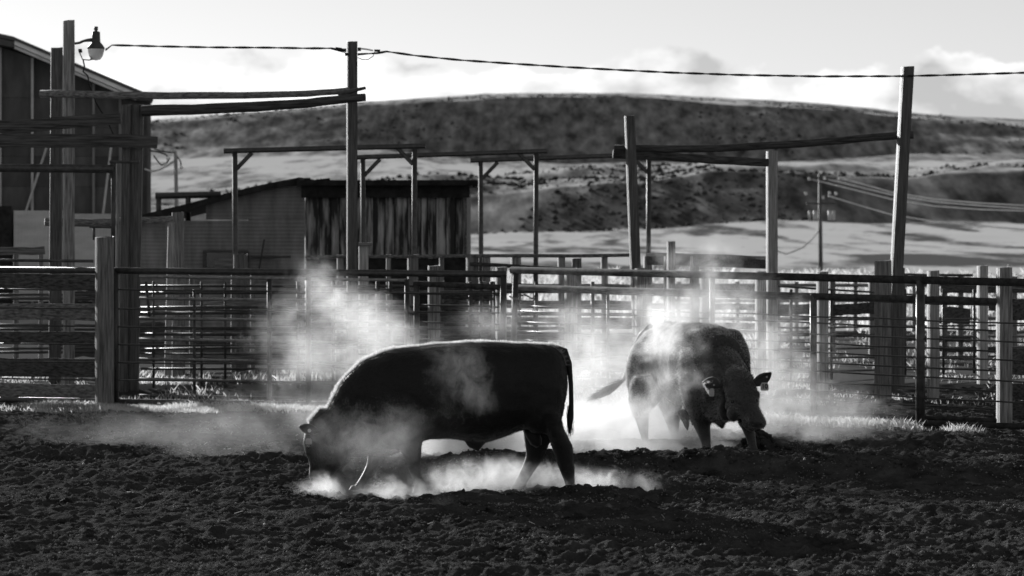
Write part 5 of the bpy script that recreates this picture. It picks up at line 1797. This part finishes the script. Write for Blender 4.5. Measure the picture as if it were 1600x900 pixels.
puff("tall plume of lit dust behind the near bull's neck", 570, 505, 29.6, 1.40, 0.9, 0.50, 1.05, 4.2, tilt=36, lo=0.30, hi=0.80, stretch=(1, 1, 1.3))
puff("thin dust drifting left of the plume", 455, 500, 30.5, 0.9, 0.6, 0.45, 0.6, 4.6, lo=0.40, hi=0.85, tilt=-25)
puff("dust hanging behind the near bull's head and shoulders", 530, 595, 30.0, 1.15, 1.0, 0.90, 1.0, 3.6, lo=0.28, hi=0.85)
puff("bright dust low behind the near bull's belly", 800, 672, 30.4, 2.6, 1.1, 0.62, 3.0, 2.6, lo=0.22)
puff("dust drifting over the near bull's back", 780, 525, 30.8, 1.5, 0.8, 0.50, 0.6, 4.2, lo=0.34)
puff("haze of dust between the two bulls", 945, 580, 32.2, 1.4, 1.0, 1.5, 1.1, 2.6, lo=0.28)
puff("dust rising above the far bull's back", 1080, 480, 32.3, 1.1, 0.6, 1.05, 2.4, 3.6, lo=0.26)
puff("dust swirling in front of the far bull's flank", 1030, 565, 29.8, 0.62, 0.32, 0.90, 4.2, 4.0, lo=0.30)
puff("bright dust behind the far bull's feet", 1030, 665, 33.3, 2.2, 0.8, 0.75, 4.2, 2.8, lo=0.24)
puff("thin dust round the far bull's hooves", 1060, 700, 30.6, 1.3, 0.7, 0.24, 2.2, 4.0, lo=0.30)
puff("dust right of the far bull's shoulders", 1205, 570, 32.5, 1.15, 0.8, 1.3, 1.4, 3.0, lo=0.30)
puff("low dust between the far bull and the right fence", 1290, 650, 31.8, 1.3, 1.1, 0.55, 0.9, 3.6, lo=0.36)
puff("wisp of dust drifting across the near bull's ribs", 720, 590, 24.0, 0.50, 0.3, 0.70, 0.34, 6.5, tilt=-16, lo=0.38, hi=0.85, stretch=(1.2, 1, 0.8))
puff("dust over the near bull's forelegs and head", 600, 685, 24.9, 0.98, 0.35, 0.48, 0.46, 6.0, lo=0.26, hi=0.85)
puff("dense dust blown up by the near bull's breath", 525, 770, 25.9, 0.65, 0.45, 0.26, 5.0, 7.0, lo=0.32)
puff("dust round the near bull's forefeet", 620, 752, 25.95, 0.95, 0.4, 0.34, 3.6, 6.5, lo=0.30)
puff("dense ground dust between the near bull's fore and hind legs", 790, 750, 26.6, 1.15, 0.45, 0.33, 5.0, 5.5, lo=0.30)
puff("dust behind the near bull's heels", 915, 762, 26.4, 0.95, 0.45, 0.28, 4.0, 6.5, lo=0.36)
puff("faint dust low over the soil at left", 190, 676, 31.5, 1.6, 1.2, 0.42, 0.12, 6.0, lo=0.34)
puff("dust over the soil left of the near bull's head", 370, 668, 30.5, 1.5, 1.2, 0.62, 0.17, 5.0, lo=0.32)
puff("small wisp of dust over the soil in front of the near bull", 688, 800, 24.8, 0.25, 0.24, 0.34, 2.2, 7.0, lo=0.38)
puff("bright dust between the far bull's legs", 1060, 688, 32.2, 1.6, 0.6, 0.34, 4.5, 3.6, lo=0.22)
